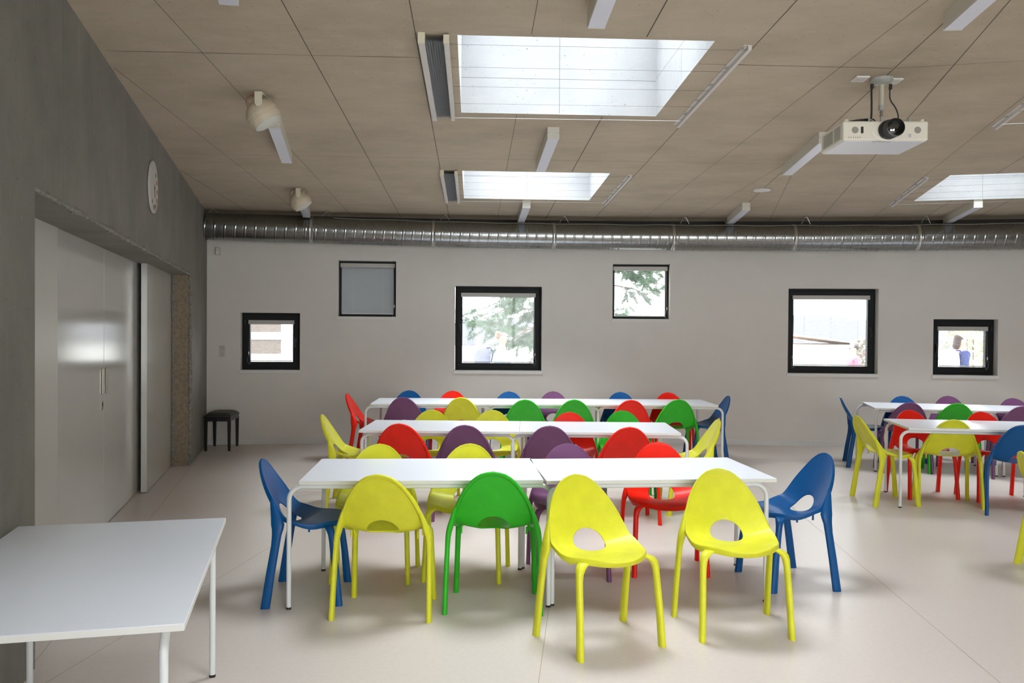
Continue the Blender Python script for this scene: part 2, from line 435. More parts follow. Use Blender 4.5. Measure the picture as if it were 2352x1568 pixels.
# left wall with the door opening
DO0, DO1, DH = 0.0, 6.17, 2.235
wl = MB()
def LQ(s0, s1, z0, z1, off=0.0, mi=0): wl.quad(lw(s0, off, z0), lw(s1, off, z0), lw(s1, off, z1), lw(s0, off, z1), mi)
SB = -7.6
ztop = lambda s: zc(0, lw(s).y) + .05
def LQt(s0, s1, z0, off=0.0): wl.quad(lw(s0, off, z0), lw(s1, off, z0), lw(s1, off, ztop(s1)), lw(s0, off, ztop(s0)))
dh = lambda s: 2.240 - 0.0055 * s
LQt(SB, DO0, 0); LQt(DO1, s_corner + .4, 0)
wl.quad(lw(DO0, 0, dh(DO0)), lw(DO1, 0, dh(DO1)), lw(DO1, 0, ztop(DO1)), lw(DO0, 0, ztop(DO0)))
wl.quad(lw(DO0, 0, dh(DO0)), lw(DO1, 0, dh(DO1)), lw(DO1, -.42, dh(DO1)), lw(DO0, -.42, dh(DO0)))          # lintel soffit
wl.quad(lw(DO0, 0, 0), lw(DO0, -.42, 0), lw(DO0, -.42, dh(0)), lw(DO0, 0, dh(0)))                           # near jamb
wl.quad(lw(DO1, 0, 0), lw(DO1, -.42, 0), lw(DO1, -.42, dh(DO1)), lw(DO1, 0, dh(DO1)), 2)                    # far jamb
for s in (0.50, 3.29, 5.38, 6.10, 7.2, -2.4, -4.6):                                                          # vertical formwork joints
    z0 = dh(s) if DO0 < s < DO1 else 0
    wl.quad(lw(s, .0012, z0), lw(s + .005, .0012, z0), lw(s + .005, .0012, ztop(s)), lw(s, .0012, ztop(s)), 1)
# tie-hole rings
def ring(s, z, r=0.026):
    n = 20; vs = []; fs = []
    for i in range(n):
        a = 2 * PI * i / n
        for rr, o in ((r, .0014), (r * .84, .0014)):
            vs.append(lw(s + rr * math.cos(a), o, z + rr * math.sin(a)))
    for i in range(n):
        j = (i + 1) % n; fs.append((2 * i, 2 * j, 2 * j + 1, 2 * i + 1))
    wl.add(vs, fs, 1)
for s in (-.11, 1.14, 2.62, 3.80, 5.27, 6.35, 7.7): ring(s, 2.955)
for s in (-.12, 6.41, 7.83): ring(s, 1.66)
for s in (-.12, 6.41): ring(s, 0.42)
wall_left = wl.build('wall_left', [m_wallc, m_jointl, m_rough]); finish_structure(wall_left)
# ragged broken edges of the door opening
rg = MB(); random.seed(11)
def ragged(path, nrm_dirs, r, n):
    pts = [path(i / n) for i in range(n + 1)]
    rings = []
    for i, p in enumerate(pts):
        rr = r * (0.55 + 0.9 * random.random()); j = Vector((random.uniform(-1, 1), random.uniform(-1, 1), random.uniform(-1, 1))) * r * .35
        a, b = nrm_dirs
        rings.append([p + j + rr * (math.cos(2 * PI * k / 6 + i) * a + math.sin(2 * PI * k / 6 + i) * b) for k in range(6)])
    rings = [[rings[i][(k - i) % 6] if False else rings[i][k] for k in range(6)] for i in range(len(rings))]
    rg.loft(rings)
L3 = Vector((LWd.x, LWd.y, 0)); N3 = Vector((LWn.x, LWn.y, 0)); Z3 = Vector((0, 0, 1))
def ragged2(path, a, b, r, n):
    rings = []
    for i in range(n + 1):
        p = path(i / n); rr = r * (0.35 + 1.0 * random.random())
        rings.append([p + rr * (math.cos(2 * PI * k / 6) * a + math.sin(2 * PI * k / 6) * b) for k in range(6)])
    rg.loft(rings)
ragged2(lambda t: lw(DO0 + t * (DO1 - DO0), -.006, dh(t * 6.17) + .004), N3, Z3, .018, 130)
ragged2(lambda t: lw(DO1 + .002, -.006, t * 2.2), N3, L3, .020, 80)
ragged2(lambda t: lw(DO1 + .002, -.195, t * 2.2), N3, L3, .016, 80)
finish_structure(rg.build('trim_1', m_mortar))

# other walls (behind and to the right of the camera)
wr = MB()
wr.quad((XR, YR, 0), (XR, 13, 0), (XR, 13, 3.6), (XR, YR, 3.6))
finish_structure(wr.build('wall_right', m_plaster))
wre = MB()
RW = [(0.2, 2.8), (3.2, 5.8)]
def rq(x0, x1, z0, z1):
    wre.quad((x0, YR, z0), (x1, YR, z0), (x1, YR, z1), (x0, YR, z1))
prev = -3
for x0, x1 in RW:
    rq(prev, x0, 0, 3.6); rq(x0, x1, 0, .30); rq(x0, x1, 2.95, 3.6); prev = x1
rq(prev, XR, 0, 3.6)
finish_structure(wre.build('wall_rear', m_plaster))
for k, (x0, x1) in enumerate(RW):
    f = MB()
    for b_ in ((x0, x1, .30, .37), (x0, x1, 2.88, 2.95)): f.box(b_[0], b_[1], YR - .08, YR - .01, b_[2], b_[3])
    for xx in (x0, (x0 + x1) / 2 - .035, x1 - .07): f.box(xx, xx + .07, YR - .08, YR - .01, .37, 2.88)
    wf = f.build('window_%d' % (12 + k), m_black); finish_structure(wf)
    g = MB(); g.quad((x0, YR - .04, .30), (x1, YR - .04, .30), (x1, YR - .04, 2.95), (x0, YR - .04, 2.95)); g.build('pane', m_glass, parent=wf)
    portal_or_fill_lamp('rear_fill_lamp', ((x0 + x1) / 2, YR - .1, 1.62), (1, 0, 0), (0, 0, 1), x1 - x0, 2.62, radiance=REAR_L, color=(1.0, 0.97, 0.92))

# ------------------------------------------------------------------ windows of the back wall
def build_window(k, xa, xb_, za, zb_, sash, handle, blind_label, cord_side, closed=False):
    xm = (xa + xb_) / 2; n = nrm(xm); t = Vector((-n.y, n.x))
    o = wp(xm, 0, 0); L = (xb_ - xa) / math.sqrt(1 + (2 * .015 * (xm - 1.35)) ** 2) ** -1 if False else (wp(xb_, 0, 0) - wp(xa, 0, 0)).length
    def F(x, y, z): return (o.x + t.x * x - n.x * y, o.y + t.y * x - n.y * y, z)      # x along, y outwards
    h = L / 2; OFF = .145
    f = MB(); fw_ = .042
    for b_ in ((-h, h, za, za + fw_), (-h, h, zb_ - fw_, zb_)): f.box(b_[0], b_[1], OFF, OFF + .09, b_[2], b_[3], fr=F)
    for b_ in ((-h, -h + fw_), (h - fw_, h)): f.box(b_[0], b_[1], OFF, OFF + .09, za + fw_, zb_ - fw_, fr=F)
    root = f.build('window_%d' % k, m_black, bevel=.003); finish_structure(root)
    gi = fw_
    if sash:
        sw = sash; gi = fw_ + sw - .01
        s = MB(); a0 = -h + fw_ - .012; a1 = h - fw_ + .012; z0 = za + fw_ - .012; z1 = zb_ - fw_ + .012
        for b_ in ((a0, a1, z0, z0 + sw), (a0, a1, z1 - sw, z1)): s.box(b_[0], b_[1], OFF - .018, OFF + .07, b_[2], b_[3], fr=F)
        for b_ in ((a0, a0 + sw), (a1 - sw, a1)): s.box(b_[0], b_[1], OFF - .018, OFF + .07, z0 + sw, z1 - sw, fr=F)
        s.build('sash', m_black, parent=root, bevel=.003)
        if handle:
            hx = (h - fw_ - sw * .35) * handle; zm = (za + zb_) / 2 + .02
            hd = MB(); hd.box(hx - .014, hx + .014, OFF - .028, OFF - .018, zm - .035, zm + .035, fr=F)
            hd.tube([F(hx, OFF - .025, zm + .02), F(hx, OFF - .06, zm + .018), F(hx, OFF - .065, zm), F(hx, OFF - .065, zm - .10)], .009, 10)
            hd.build('handle', m_blackp, parent=root, smooth=50)
            hg = MB(); hg.cyl(F(-(h - fw_) * handle, OFF - .03, zb_ - .16), F(-(h - fw_) * handle, OFF - .03, zb_ - .10), .009, n=10); hg.build('hinge', m_blackp, parent=root, smooth=50)
    g = MB(); g.quad(F(-h + gi, OFF + .05, za + gi), F(h - gi, OFF + .05, za + gi), F(h - gi, OFF + .05, zb_ - gi), F(-h + gi, OFF + .05, zb_ - gi))
    g.build('pane', m_glass, parent=root)
    sl = MB(); sl.box(-h - .018, h + .012, -.030, OFF + .01, za - .045, za + .002, fr=F)
    sl.build('sill', m_plaster if False else mat('white_sill', (0.74, 0.72, 0.70), rough=.5), parent=root, bevel=.004)
    # venetian blind clipped to the glass
    yb = OFF - .03 if sash else OFF - .016
    bl = empty('venetian_blind', F(0, yb, zb_ - gi), 0, *blind_label)
    inv = bl.location
    def Bf(x, y, z): p = F(x, yb + y, z); return (p[0] - inv.x, p[1] - inv.y, p[2] - inv.z)
    bw = h - gi
    zt = zb_ - gi + .012
    hr = MB(); hr.box(-bw - .022, bw + .022, -.022, .022, zt - .058, zt, fr=Bf); hr.build('head_rail', m_head, parent=bl, bevel=.004)
    zb0 = za + gi + (.005 if sash else -.006)
    sm = MB(); zz = zt - .066; pitch = .0186
    tilt = math.radians(66 if closed else 4)
    while zz > zb0 + (.013 if closed else .022):
        c, s_ = math.cos(tilt) * (.0112 if closed else .0095), math.sin(tilt) * (.0112 if closed else .0095)
        e9 = -.006 if closed else .004
        p = [Bf(-bw + e9, -c, zz - s_), Bf(bw - e9, -c, zz - s_), Bf(bw - e9, 0, zz + .0011), Bf(-bw + e9, 0, zz + .0011), Bf(bw - e9, c, zz + s_), Bf(-bw + e9, c, zz + s_)]
        p2 = [(q[0], q[1], q[2] - .0005) for q in p]
        sm.add(p + p2, [(0, 1, 2, 3), (3, 2, 4, 5), (6, 9, 8, 7), (9, 11, 10, 8), (0, 6, 7, 1), (5, 4, 10, 11)])
        zz -= pitch
    sm.build('slats', m_blindg if closed else m_blind, parent=bl)
    brl = MB(); brl.box(-bw + .002, bw - .002, -.012, .012, zb0, zb0 + .014, fr=Bf); brl.build('bottom_rail', m_blind, parent=bl, bevel=.003)
    for xx in ((-bw * .72, 0, bw * .72) if L > 1 else (-bw * .6, bw * .6)):
        ld = MB(); ld.cyl(Bf(xx, -.011, zb0 + .01), Bf(xx, -.011, zt - .05), .0011, n=5); ld.build('ladder_cord', m_blind, parent=bl)
    cx_ = (bw + .004) * cord_side; cd = MB()
    pts = catmull([Bf(cx_, -.016, zt - .05), Bf(cx_ + .006 * cord_side, -.02, (zt + zb0) / 2), Bf(cx_ + .012 * cord_side, -.022, zb0 + .12), Bf(cx_ + .026 * cord_side, -.022, zb0 + .02), Bf(cx_ + .006 * cord_side, -.022, zb0 - .035), Bf(cx_ - .016 * cord_side, -.022, zb0 + .01), Bf(cx_ + .008 * cord_side, -.022, zb0 + .12)], 8)
    cd.tube(pts, .0015, 6); cd.build('cord', m_head, parent=bl)
    tg = MB(); tg.cyl(Bf(cx_ + .012 * cord_side, -.022, zb0 + .10), Bf(cx_ + .012 * cord_side, -.022, zb0 + .135), .008, n=10); tg.build('cord_toggle', m_white, parent=bl, smooth=50)
    portal_or_fill_lamp('window_portal', F(0, OFF + .2, (za + zb_) / 2), (-t.x, -t.y, 0), (0, 0, 1), L - .1, zb_ - za - .1)
    return root
BG = 'venetian blinds on the back wall windows'
build_window(1, *WIN[0][1:], .080, 1, ('open venetian blind on the small low window nearest the left corner', 'blind', BG), -1)
build_window(2, *WIN[1][1:], 0, 0, ('closed grey venetian blind on the high window left of the big pine-tree window', 'blind', BG), 1, closed=True)
build_window(3, *WIN[2][1:], .072, -1, ('large open venetian blind with pine branches and a person behind it', 'blind', BG), 1)
build_window(4, *WIN[3][1:], 0, 0, ('open venetian blind on the high window in the middle of the back wall', 'blind', BG), 1)
build_window(5, *WIN[4][1:], .072, 1, ('large open venetian blind with hazy hills and red jacket outside', 'blind', BG), -1)
build_window(6, *WIN[5][1:], .080, -1, ('small open venetian blind nearest the right edge, dark-haired person behind', 'blind', BG), 1)

# ------------------------------------------------------------------ sliding doors
def lbox(mb, s0, s1, o0, o1, z0, z1, mi=0):
    mb.box(s0, s1, o0, o1, z0, z1, mi, fr=lambda x, y, z: lw(x, y, z))
b1 = MB(); lbox(b1, -.3, 1.63, -.345, -.300, .0, 2.34); d0 = b1.build('door_1', m_doorl); finish_structure(d0)
b1 = MB(); lbox(b1, 1.634, 3.03, -.345, -.305, .006, 2.34); d1_ = b1.build('door_2', m_door, bevel=.002); finish_structure(d1_)
b1 = MB(); lbox(b1, 3.036, 4.80, -.345, -.305, .006, 2.34); d2_ = b1.build('door_3', m_door, bevel=.002); finish_structure(d2_)
b1 = MB(); lbox(b1, 4.50, 6.155, -.268, -.213, .006, 2.34); d3_ = b1.build('door_4', m_door, bevel=.003); finish_structure(d3_)
for par, s in ((d1_, 2.955), (d2_, 3.095)):
    hd = MB(); lbox(hd, s - .011, s + .011, -.304, -.288, 1.07, 1.27); hd.build('handle', m_steel, parent=par, bevel=.003)
hd = MB(); lbox(hd, 2.925, 2.99, -.304, -.300, .945, 1.015, 0); hd.cyl(lw(2.958, -.300, .985), lw(2.958, -.292, .985), .012, n=16); hd.build('lock_plate', m_steel, parent=d1_)
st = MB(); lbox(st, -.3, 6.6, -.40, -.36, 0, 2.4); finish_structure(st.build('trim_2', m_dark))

# ------------------------------------------------------------------ wall things: clock, sensor, sockets
ck = empty('wall_clock', lw(3.345, 0.0, 2.775), 0, 'round white wall clock with coloured marks, high on the left concrete wall', 'clock')
ck.rotation_euler = (0, 0, math.atan2(LWd.y, LWd.x))
# local x along the wall, local -y into the room
fr_ = lambda x, y, z: (x, -z, y)
c = MB(); c.lathe([(0, .001), (.212, .001), (.219, .005), (.219, .016), (.216, .020), (.208, .021), (0, .021)], 48, fr=fr_); c.build('clock_body', m_clock, parent=ck, smooth=35)
def mark(px, pz, w_, h_, mt, name='numeral', rot=0):
    q = MB(); ca, sa = math.cos(rot), math.sin(rot)
    q.box(-w_ / 2, w_ / 2, 0, .0012, -h_ / 2, h_ / 2, fr=lambda x, y, z: (px + x * ca - z * sa, -.0214 - y, pz + x * sa + z * ca)); q.build(name, mt, parent=ck)
for (a_, mt) in ((30, m_cb), (60, m_cr), (90, m_cb), (120, m_cr), (148, m_cbr), (168, m_cr), (192, m_cb), (222, m_cb)):
    r_ = .150; an = math.radians(a_)
    mark(r_ * math.sin(an), r_ * math.cos(an) - .02, .030, .034 if a_ != 168 else .052, mt)
mark(.02, .005, .05, .018, m_blackp, 'clock_hand', -.3); mark(.03, -.03, .012, .085, m_blackp, 'clock_hand', .35); mark(.012, -.045, .006, .10, m_cr, 'clock_hand', .2)

def on_back(name, x, z, label, cat, rz=0):
    e = empty(name, wp(x, 0, z), math.atan2(nrm(x).y, nrm(x).x) + PI / 2, label, cat); return e   # local -y... faces room
e = on_back('motion_sensor', -4.02, 2.643, 'small off-white motion sensor high on the back wall by the left corner', 'sensor')
q = MB(); q.box(-.032, .032, -.045, 0, -.055, .055); q.build('housing', m_whiteb, parent=e, bevel=.010, seg=3)
q = MB(); q.box(-.020, .024, -.050, -.044, -.040, .0); q.build('sensor_lens', m_white, parent=e, bevel=.004)
e = on_back('wall_socket', -3.962, 1.28, 'double white power socket on the back wall beside the left corner', 'socket')
q = MB(); q.box(-.040, .040, -.010, 0, -.080, .080); q.build('frame', m_whiteb, parent=e, bevel=.003)
for zz in (.038, -.038):
    q = MB(); q.lathe([(.026, .0), (.026, .003), (.019, .003), (.017, -.004), (0, -.004)], 24, fr=lambda x, y, z: (x, -.010 - z, zz + y)); sk = q.build('socket_insert', m_head, parent=e, smooth=30)
    q = MB()
    for dx, dz in ((-.007, -.004), (.007, -.004), (0, .009)): q.cyl((dx, -.0065, zz + dz), (dx, -.0125, zz + dz), .0024, n=8)
    q.build('pin_holes', m_blackp, parent=sk)

# ------------------------------------------------------------------ ventilation duct
DR = 0.178
def dz(x):
    P = [(-4.3, 2.762), (-2.46, 2.742), (-.7, 2.718), (1.85, 2.708), (3.5, 2.703), (5.2, 2.704), (6.7, 2.715), (10, 2.74)]
    for a, b in zip(P, P[1:]):
        if x <= b[0]: return lerp(a[1], b[1], max(0, (x - a[0]) / (b[0] - a[0]))) + DR
    return P[-1][1] + DR
def dax(x): return Vector((x, yw(x) - .36, dz(x)))
duct = empty('ventilation_duct', dax(1.35), 0, 'long round spiral-seam galvanised air duct under the ceiling along back wall', 'duct')
def duct_seg(x0, x1):
    n = int((x1 - x0) / .0085); NA = 44; rings = []; o0 = dax(1.35)
    for i in range(n + 1):
        x = x0 + (x1 - x0) * i / n; p = dax(x); t = (dax(x + .01) - dax(x - .01)).normalized()
        v = Vector((0, 0, 1)); u = v.cross(t).normalized(); v = t.cross(u)
        ring_ = []
        for k in range(NA):
            a = 2 * PI * k / NA
            ph = (x / .1285 + .35 * math.sin(2 * PI * k / NA + 1.0) * 0 + k / NA) % 1.0; ph = min(ph, 1 - ph)
            r = DR + (.0060 * math.exp(-(ph / .040) ** 2)) - .0020 * math.exp(-((ph - .10) / .04) ** 2)
            ring_.append(p + r * (math.cos(a) * u + math.sin(a) * v) - o0)
        rings.append(ring_)
    m_ = MB(); m_.loft(rings, cap=False); m_.build('duct_section', m_galv, parent=duct, smooth=80)
JX = [-2.70, -1.08, .56, 2.19, 3.82, 5.42, 7.0]
xsn = [-4.18] + JX + [8.6]
for a_, b_ in zip(xsn, xsn[1:]): duct_seg(a_, b_)
for x in JX:
    c_ = MB(); p = dax(x); t = (dax(x + .01) - dax(x - .01)).normalized(); o0 = dax(1.35)
    v = Vector((0, 0, 1)); u = v.cross(t).normalized(); v = t.cross(u); rings = []
    for dx, r in ((-.026, DR), (-.024, DR + .004), (-.018, DR + .010), (-.012, DR + .004), (0, DR + .006), (.010, DR + .004), (.016, DR + .010), (.022, DR + .004), (.026, DR)):
        rings.append([p + t * dx + r * (math.cos(2 * PI * k / 44) * u + math.sin(2 * PI * k / 44) * v) - o0 for k in range(44)])
    c_.loft(rings, cap=False); c_.build('collar', m_galv2, parent=duct, smooth=80)
for x in (-3.95, -2.50, -.92, .70, 2.345, 3.97, 5.52, 7.2):
    h_ = MB(); p = dax(x); o0 = dax(1.35); zt = zc(p.x, p.y)
    pts = [(p.x - .06, p.y - .05, p.z + DR + .004), (p.x - .02, p.y - .05, zt - .012), (p.x, p.y - .05, zt - .004), (p.x + .02, p.y - .05, zt - .012), (p.x + .06, p.y - .05, p.z + DR + .004)]
    h_.tube([Vector(q_) - o0 for q_ in pts], .0035, 6)
    h_.cyl(Vector((p.x, p.y - .05, zt - .012)) - o0, Vector((p.x, p.y - .05, zt)) - o0, .012, n=10)
    h_.build('hanger_clamp', m_wire, parent=duct, smooth=50)
wr_ = MB(); o0 = dax(1.35)
wr_.tube([dax(x) + Vector((0, -.10, DR - .022 + .004 * math.sin(x * 7))) - o0 for x in [(-2.4 + i * .12) for i in range(80)]], .004, 6); wr_.build('cable', m_grill, parent=duct)

# ------------------------------------------------------------------ ceiling lamps
def lamp(near, far, label, L=1.32):
    a = Vector(near); b = Vector(far); d = (b - a).normalized(); mid = (a + b) / 2
    e = empty('ceiling_lamp', (mid.x, mid.y, zc(mid.x, mid.y)), 0, label, 'lamp', 'box-shaped tube lamps on the concrete ceiling')
    n_ = Vector((d.y, -d.x)); w_ = .0475; H = .094; L2 = (b - a).length / 2
    def F(x, y, z): p = n_ * x + d * y; q = mid + p; return (p.x, p.y, zc(q.x, q.y) - zc(mid.x, mid.y) - z)
    q = MB(); q.box(-w_, w_, -L2 + .004, L2 - .004, 0, H - .006, fr=F); q.build('housing', m_fix, parent=e)
    q = MB(); q.box(-w_ + .001, w_ - .001, -L2 + .004, L2 - .004, H - .006, H, fr=F); q.build('diffuser', m_diff, parent=e, bevel=.0015)
    for sy in (-1, 1):
        q = MB(); q.box(-w_ - .001, w_ + .001, sy * L2 - .004, sy * L2 + .004, -.0, H + .001, fr=F)
        for sx in (-1, 1): q.cyl(F(sx * (w_ - .006), sy * (L2 + .004), .045), F(sx * (w_ - .006), sy * (L2 + .0055), .045), .003, n=8, mi=1)
        q.build('end_cap', [m_fix, m_blackp], parent=e)
lamp((0.327, 7.12), (0.268, 8.44), 'ceiling lamp hanging between the two middle skylights')
lamp((0.165, 10.61), (0.106, 11.93), 'ceiling lamp between the far middle skylight and the duct')
lamp((0.498, 3.36), (0.440, 4.68), 'ceiling lamp above the large skylight, cut off by the top edge')
lamp((-1.887, 6.84), (-2.125, 8.14), 'ceiling lamp right behind the nearer round loudspeaker')
lamp((-2.50, 10.22), (-2.74, 11.51), 'ceiling lamp right behind the farther round loudspeaker')
lamp((-1.20, 3.10), (-1.444, 4.40), 'ceiling lamp at the top edge above the left wall side')
lamp((2.585, 7.21), (2.690, 8.52), 'ceiling lamp partly behind the projector')
lamp((2.866, 10.66), (2.976, 11.97), 'ceiling lamp in front of the duct beyond the round ceiling disc')
lamp((2.240, 3.38), (2.354, 4.67), 'ceiling lamp in the top right corner, nearest the camera')
lamp((5.54, 10.33), (5.83, 11.64), 'ceiling lamp under the right-hand skylight, by the duct')

# round disc
e = empty('ceiling_disc', (2.81, 9.80, zc(2.81, 9.80)), 0, 'flat round white disc on the ceiling between projector and duct', 'ceiling cover')
q = MB(); q.lathe([(0, -.016), (.088, -.016), (.098, -.010), (.098, 0), (0, 0)], 40); q.build('cover', m_white, parent=e, smooth=35)

# ------------------------------------------------------------------ skylight blinds (roller cassette on the left, catch rail on the right, guide wires)
def sky_blind(o, D, E, L, Wd, label, cassette=True, wires=True, side=-1):
    o = Vector(o); e = empty('skylight_blind', (o.x, o.y, zc(*o)), 0, label, 'blind', 'skylight blinds')
    def F(x, y, z):
        p = E * x + D * y; q = o + p; return (p.x, p.y, zc(q.x, q.y) - zc(*o) - z)
    if cassette:
        q = MB(); q.box(-.225, -.187, -.02, L + .04, .002, .060, fr=F); q.build('head_rail', m_rail, parent=e, bevel=.003)
        q = MB(); q.box(-.078, -.052, -.02, L + .04, .012, .058, fr=F); q.box(-.052, -.048, -.02, L + .04, .03, .055, fr=F); q.build('bottom_rail', m_rail, parent=e, bevel=.002)
        q = MB(); n_ = 22
        for i in range(n_):
            x0 = -.187 + .109 * i / n_; x1 = -.187 + .109 * (i + 1) / n_; xm_ = (x0 + x1) / 2; zl = .044 + .006 * math.sin(i * 2.1)
            q.quad(F(x0, 0, .012), F(x0, L + .02, .012), F(xm_, L + .02, zl), F(xm_, 0, zl)); q.quad(F(xm_, 0, zl), F(xm_, L + .02, zl), F(x1, L + .02, .012), F(x1, 0, .012))
        q.build('pleated_fabric', m_pleat, parent=e)
        for b_ in ((-.227, -.186, .0, .062), (-.080, -.047, .010, .060)):
            q = MB(); q.box(b_[0], b_[1], -.034, -.018, b_[2], b_[3], fr=F); q.build('end_cap', m_capc, parent=e)
    q = MB(); x0 = Wd + .215 if cassette else -.215
    q.box(x0 + .0, x0 + .022, .05, L + .22, .0, .028, fr=F); q.box(x0 - .025, x0, .05, L + .22, .0, .004, fr=F); q.build('catch_rail', m_rail, parent=e)
    for k in range(5):
        yy = .08 + (L + .02) * k / 4.6
        q = MB(); q.box(x0 - .022, x0 - .004, yy - .01, yy + .02, .003, .012, fr=F); q.build('wire_anchor', m_alu, parent=e)
    if wires:
        for k in range(5):
            yy = .07 + (L + .005) * k / 4.05 if k < 4 else L + .035
            q = MB(); q.cyl(F(-.048 if cassette else x0, yy, .030), F(Wd + .215 if cassette else Wd + .3, yy + .03, .014), .0009 if k < 4 else .0022, n=6); q.build('guide_wire', m_gwire if k < 4 else m_wire, parent=e)
r = SKY[0][1]; sky_blind(r[0], D1, E1, 1.65, 1.515, 'folded grey skylight blind at the large near skylight, rail on its right')
r = SKY[1][1]; sky_blind(r[0], D1, E1, 1.62, 1.525, 'folded grey skylight blind at the smaller far middle skylight')
r = SKY[3][1]; sky_blind(r[0], D2, E2, 1.58, 1.515, 'thin skylight blind rail and wires at the right-edge skylight', cassette=False)
r = SKY[4][1]; sky_blind(r[0], D2, E2, 1.60, 1.515, 'thin skylight blind rail end at the right edge beside the projector', cassette=False)

# ------------------------------------------------------------------ loudspeakers
def speaker(x, y, label, k=1.0):
    z = zc(x, y); R_ = .122
    e = empty('loudspeaker', (x, y, z), 0, label, 'speaker', 'round cream loudspeakers under the ceiling')
    cz_ = -R_ - .018
    ax = Vector((.53, .06, -.84)).normalized()                        # direction the flattened grille looks
    u = ax.orthogonal().normalized(); v = ax.cross(u)
    def S(px, py, pz): return tuple(Vector((0, 0, cz_)) + u * px + v * py + ax * pz)
    prof = []
    for i in range(20):
        a = PI - i * (PI * .68) / 19
        prof.append((R_ * math.sin(a), R_ * .98 * math.cos(a)))
    q = MB(); q.lathe(prof, 40, fr=S); q.build('body', m_spk, parent=e, smooth=60)
    q = MB()
    for zz in (-.01, .028):
        rr = math.sqrt(max(0, R_ ** 2 - zz ** 2)) + .0006
        q.lathe([(rr, zz - .0012), (rr + .0018, zz), (rr, zz + .0012)], 40, fr=S)
    q.build('trim_ring', m_capc, parent=e, smooth=60)
    r0, z0 = prof[-1]
    q = MB(); q.lathe([(r0 + .001, z0 - .006), (r0 + .001, z0 + .003), (r0 - .008, z0 + .008), (r0 * .6, z0 + .018), (0, z0 + .022)], 40, fr=S); q.build('grille', m_spkg, parent=e, smooth=60)
    for d_ in (-.012, 0, .012):
        q = MB(); q.box(d_ - .002, d_ + .002, r0 * .55, r0 * .62, z0 + .017, z0 + .0195, fr=S); q.build('badge_mark', m_ink, parent=e)
    q = MB()
    for sy in (-1, 1):
        pts = [(0.0, sy * (R_ * .35), -.001), (0, sy * (R_ + .006), -.003), (0, sy * (R_ + .008), -.03), (0, sy * (R_ + .007), -.085), (0, sy * (R_ + .004), -.108)]
        rings = [[(px - w9, py - .0015 * sy, pz), (px + w9, py - .0015 * sy, pz), (px + w9, py + .0025 * sy, pz + .001), (px - w9, py + .0025 * sy, pz + .001)] for (px, py, pz), w9 in zip(pts, (.027, .027, .027, .026, .014))]
        q.loft(rings); q.cyl((0, sy * (R_ - .03), -.088), (0, sy * (R_ + .013), -.088), .021, n=24)
    q.box(-.02, .02, -R_ * .4, R_ * .4, -.003, 0)
    q.build('bracket', m_capc, parent=e, smooth=40)
    q = MB(); q.tube(catmull([(-.02, -.06, -.002), (-.08, -.05, -.012), (-.115, -.04, -.045), (-.10, -.03, cz_ + .03)], 8), .0025, 6); q.build('cable', m_orange, parent=e)
speaker(-1.815, 6.30, 'round cream loudspeaker nearer the camera, bracketed to the ceiling')
speaker(-2.448, 10.00, 'round cream loudspeaker farther back, just above the duct')

# ------------------------------------------------------------------ projector
pr = empty('projector', (2.455, 5.80, zc(2.455, 5.80)), math.radians(-1.6), 'white ceiling-hung projector with black lens and ceiling mount', 'projector')
Z0 = zc(2.455, 5.80); PX = -.088; YF = -.30; YB = .125
zt_, zb_p = 2.942 - Z0, 2.818 - Z0
def PF(x, y, z): return (PX + x, y, z)
q = MB(); q.box(-.268, .268, YF, YB, zb_p, zt_, fr=PF); body = q.build('body', m_proj, parent=pr, bevel=.012, seg=3)
q = MB(); q.box(-.256, .256, YF + .014, YB - .004, zb_p - .003, zb_p + .002, fr=PF); q.build('base_panel', m_projs, parent=pr, bevel=.002)
q = MB(); q.lathe([(.098, 0), (.100, .003), (.092, .006), (.080, .005)], 40, fr=lambda x, y, z: PF(.012 + x, YF - z + .001, (zt_ + zb_p) / 2 - .002 + y * .64)); q.build('lens_surround', m_proj, parent=pr, smooth=40)
LX, LZ = .030, (zt_ + zb_p) / 2 + .004
q = MB(); q.lathe([(.052, -.02), (.060, .000), (.062, .006), (.060, .030), (.056, .034), (.056, .060), (.058, .064), (.057, .078), (.050, .080), (.046, .066), (.040, .050), (.030, .040)], 40, fr=lambda x, y, z: PF(LX - .018 + z * .25 + x, YF - z, LZ + y)); q.build('lens_barrel', m_blackp, parent=pr, smooth=35)
q = MB(); q.lathe([(.046, .052), (.030, .061), (.015, .065), (0, .066)], 32, fr=lambda x, y, z: PF(LX - .018 + z * .25 + x, YF - z, LZ + y)); q.build('lens_glass', m_lens, parent=pr, smooth=60)
for gx in (-.192, .200):
    q = MB(); n_ = 0
    for rr in (.004, .008, .012, .016, .020):
        q.lathe([(rr - .0012, .0006), (rr, .0016), (rr + .0012, .0006)], 24, fr=lambda x, y, z: PF(gx + x, YF - z, LZ + y))
    q.lathe([(0, .0004), (.0215, .0004)], 24, fr=lambda x, y, z: PF(gx + x, YF - z, LZ + y)); q.build('speaker_grille', m_grill, parent=pr)
q = MB()
for i in range(2):
    pass
sp = [(-.148 + .0085 * math.cos(a), LZ + (.014 if math.sin(a) > 0 else -.014) + .0085 * math.sin(a)) for a in [2 * PI * k / 24 for k in range(24)]]
q.loft([[PF(x, YF + .002, z) for x, z in sp], [PF(x, YF - .0015, z) for x, z in sp]]); q.build('sensor_window', m_blackp, parent=pr)
q = MB()
for k in range(6): q.box(-.232 + k * .0140, -.2295 + k * .0140, YF - .0012, YF + .001, zb_p + .014, zb_p + .023, fr=PF)
q.build('vent_slots', mat('brown_slot', (.12, .06, .04), rough=.7), parent=pr)
q = MB(); q.box(.138, .164, YF - .0014, YF + .001, zb_p + .018, zb_p + .042, fr=PF)
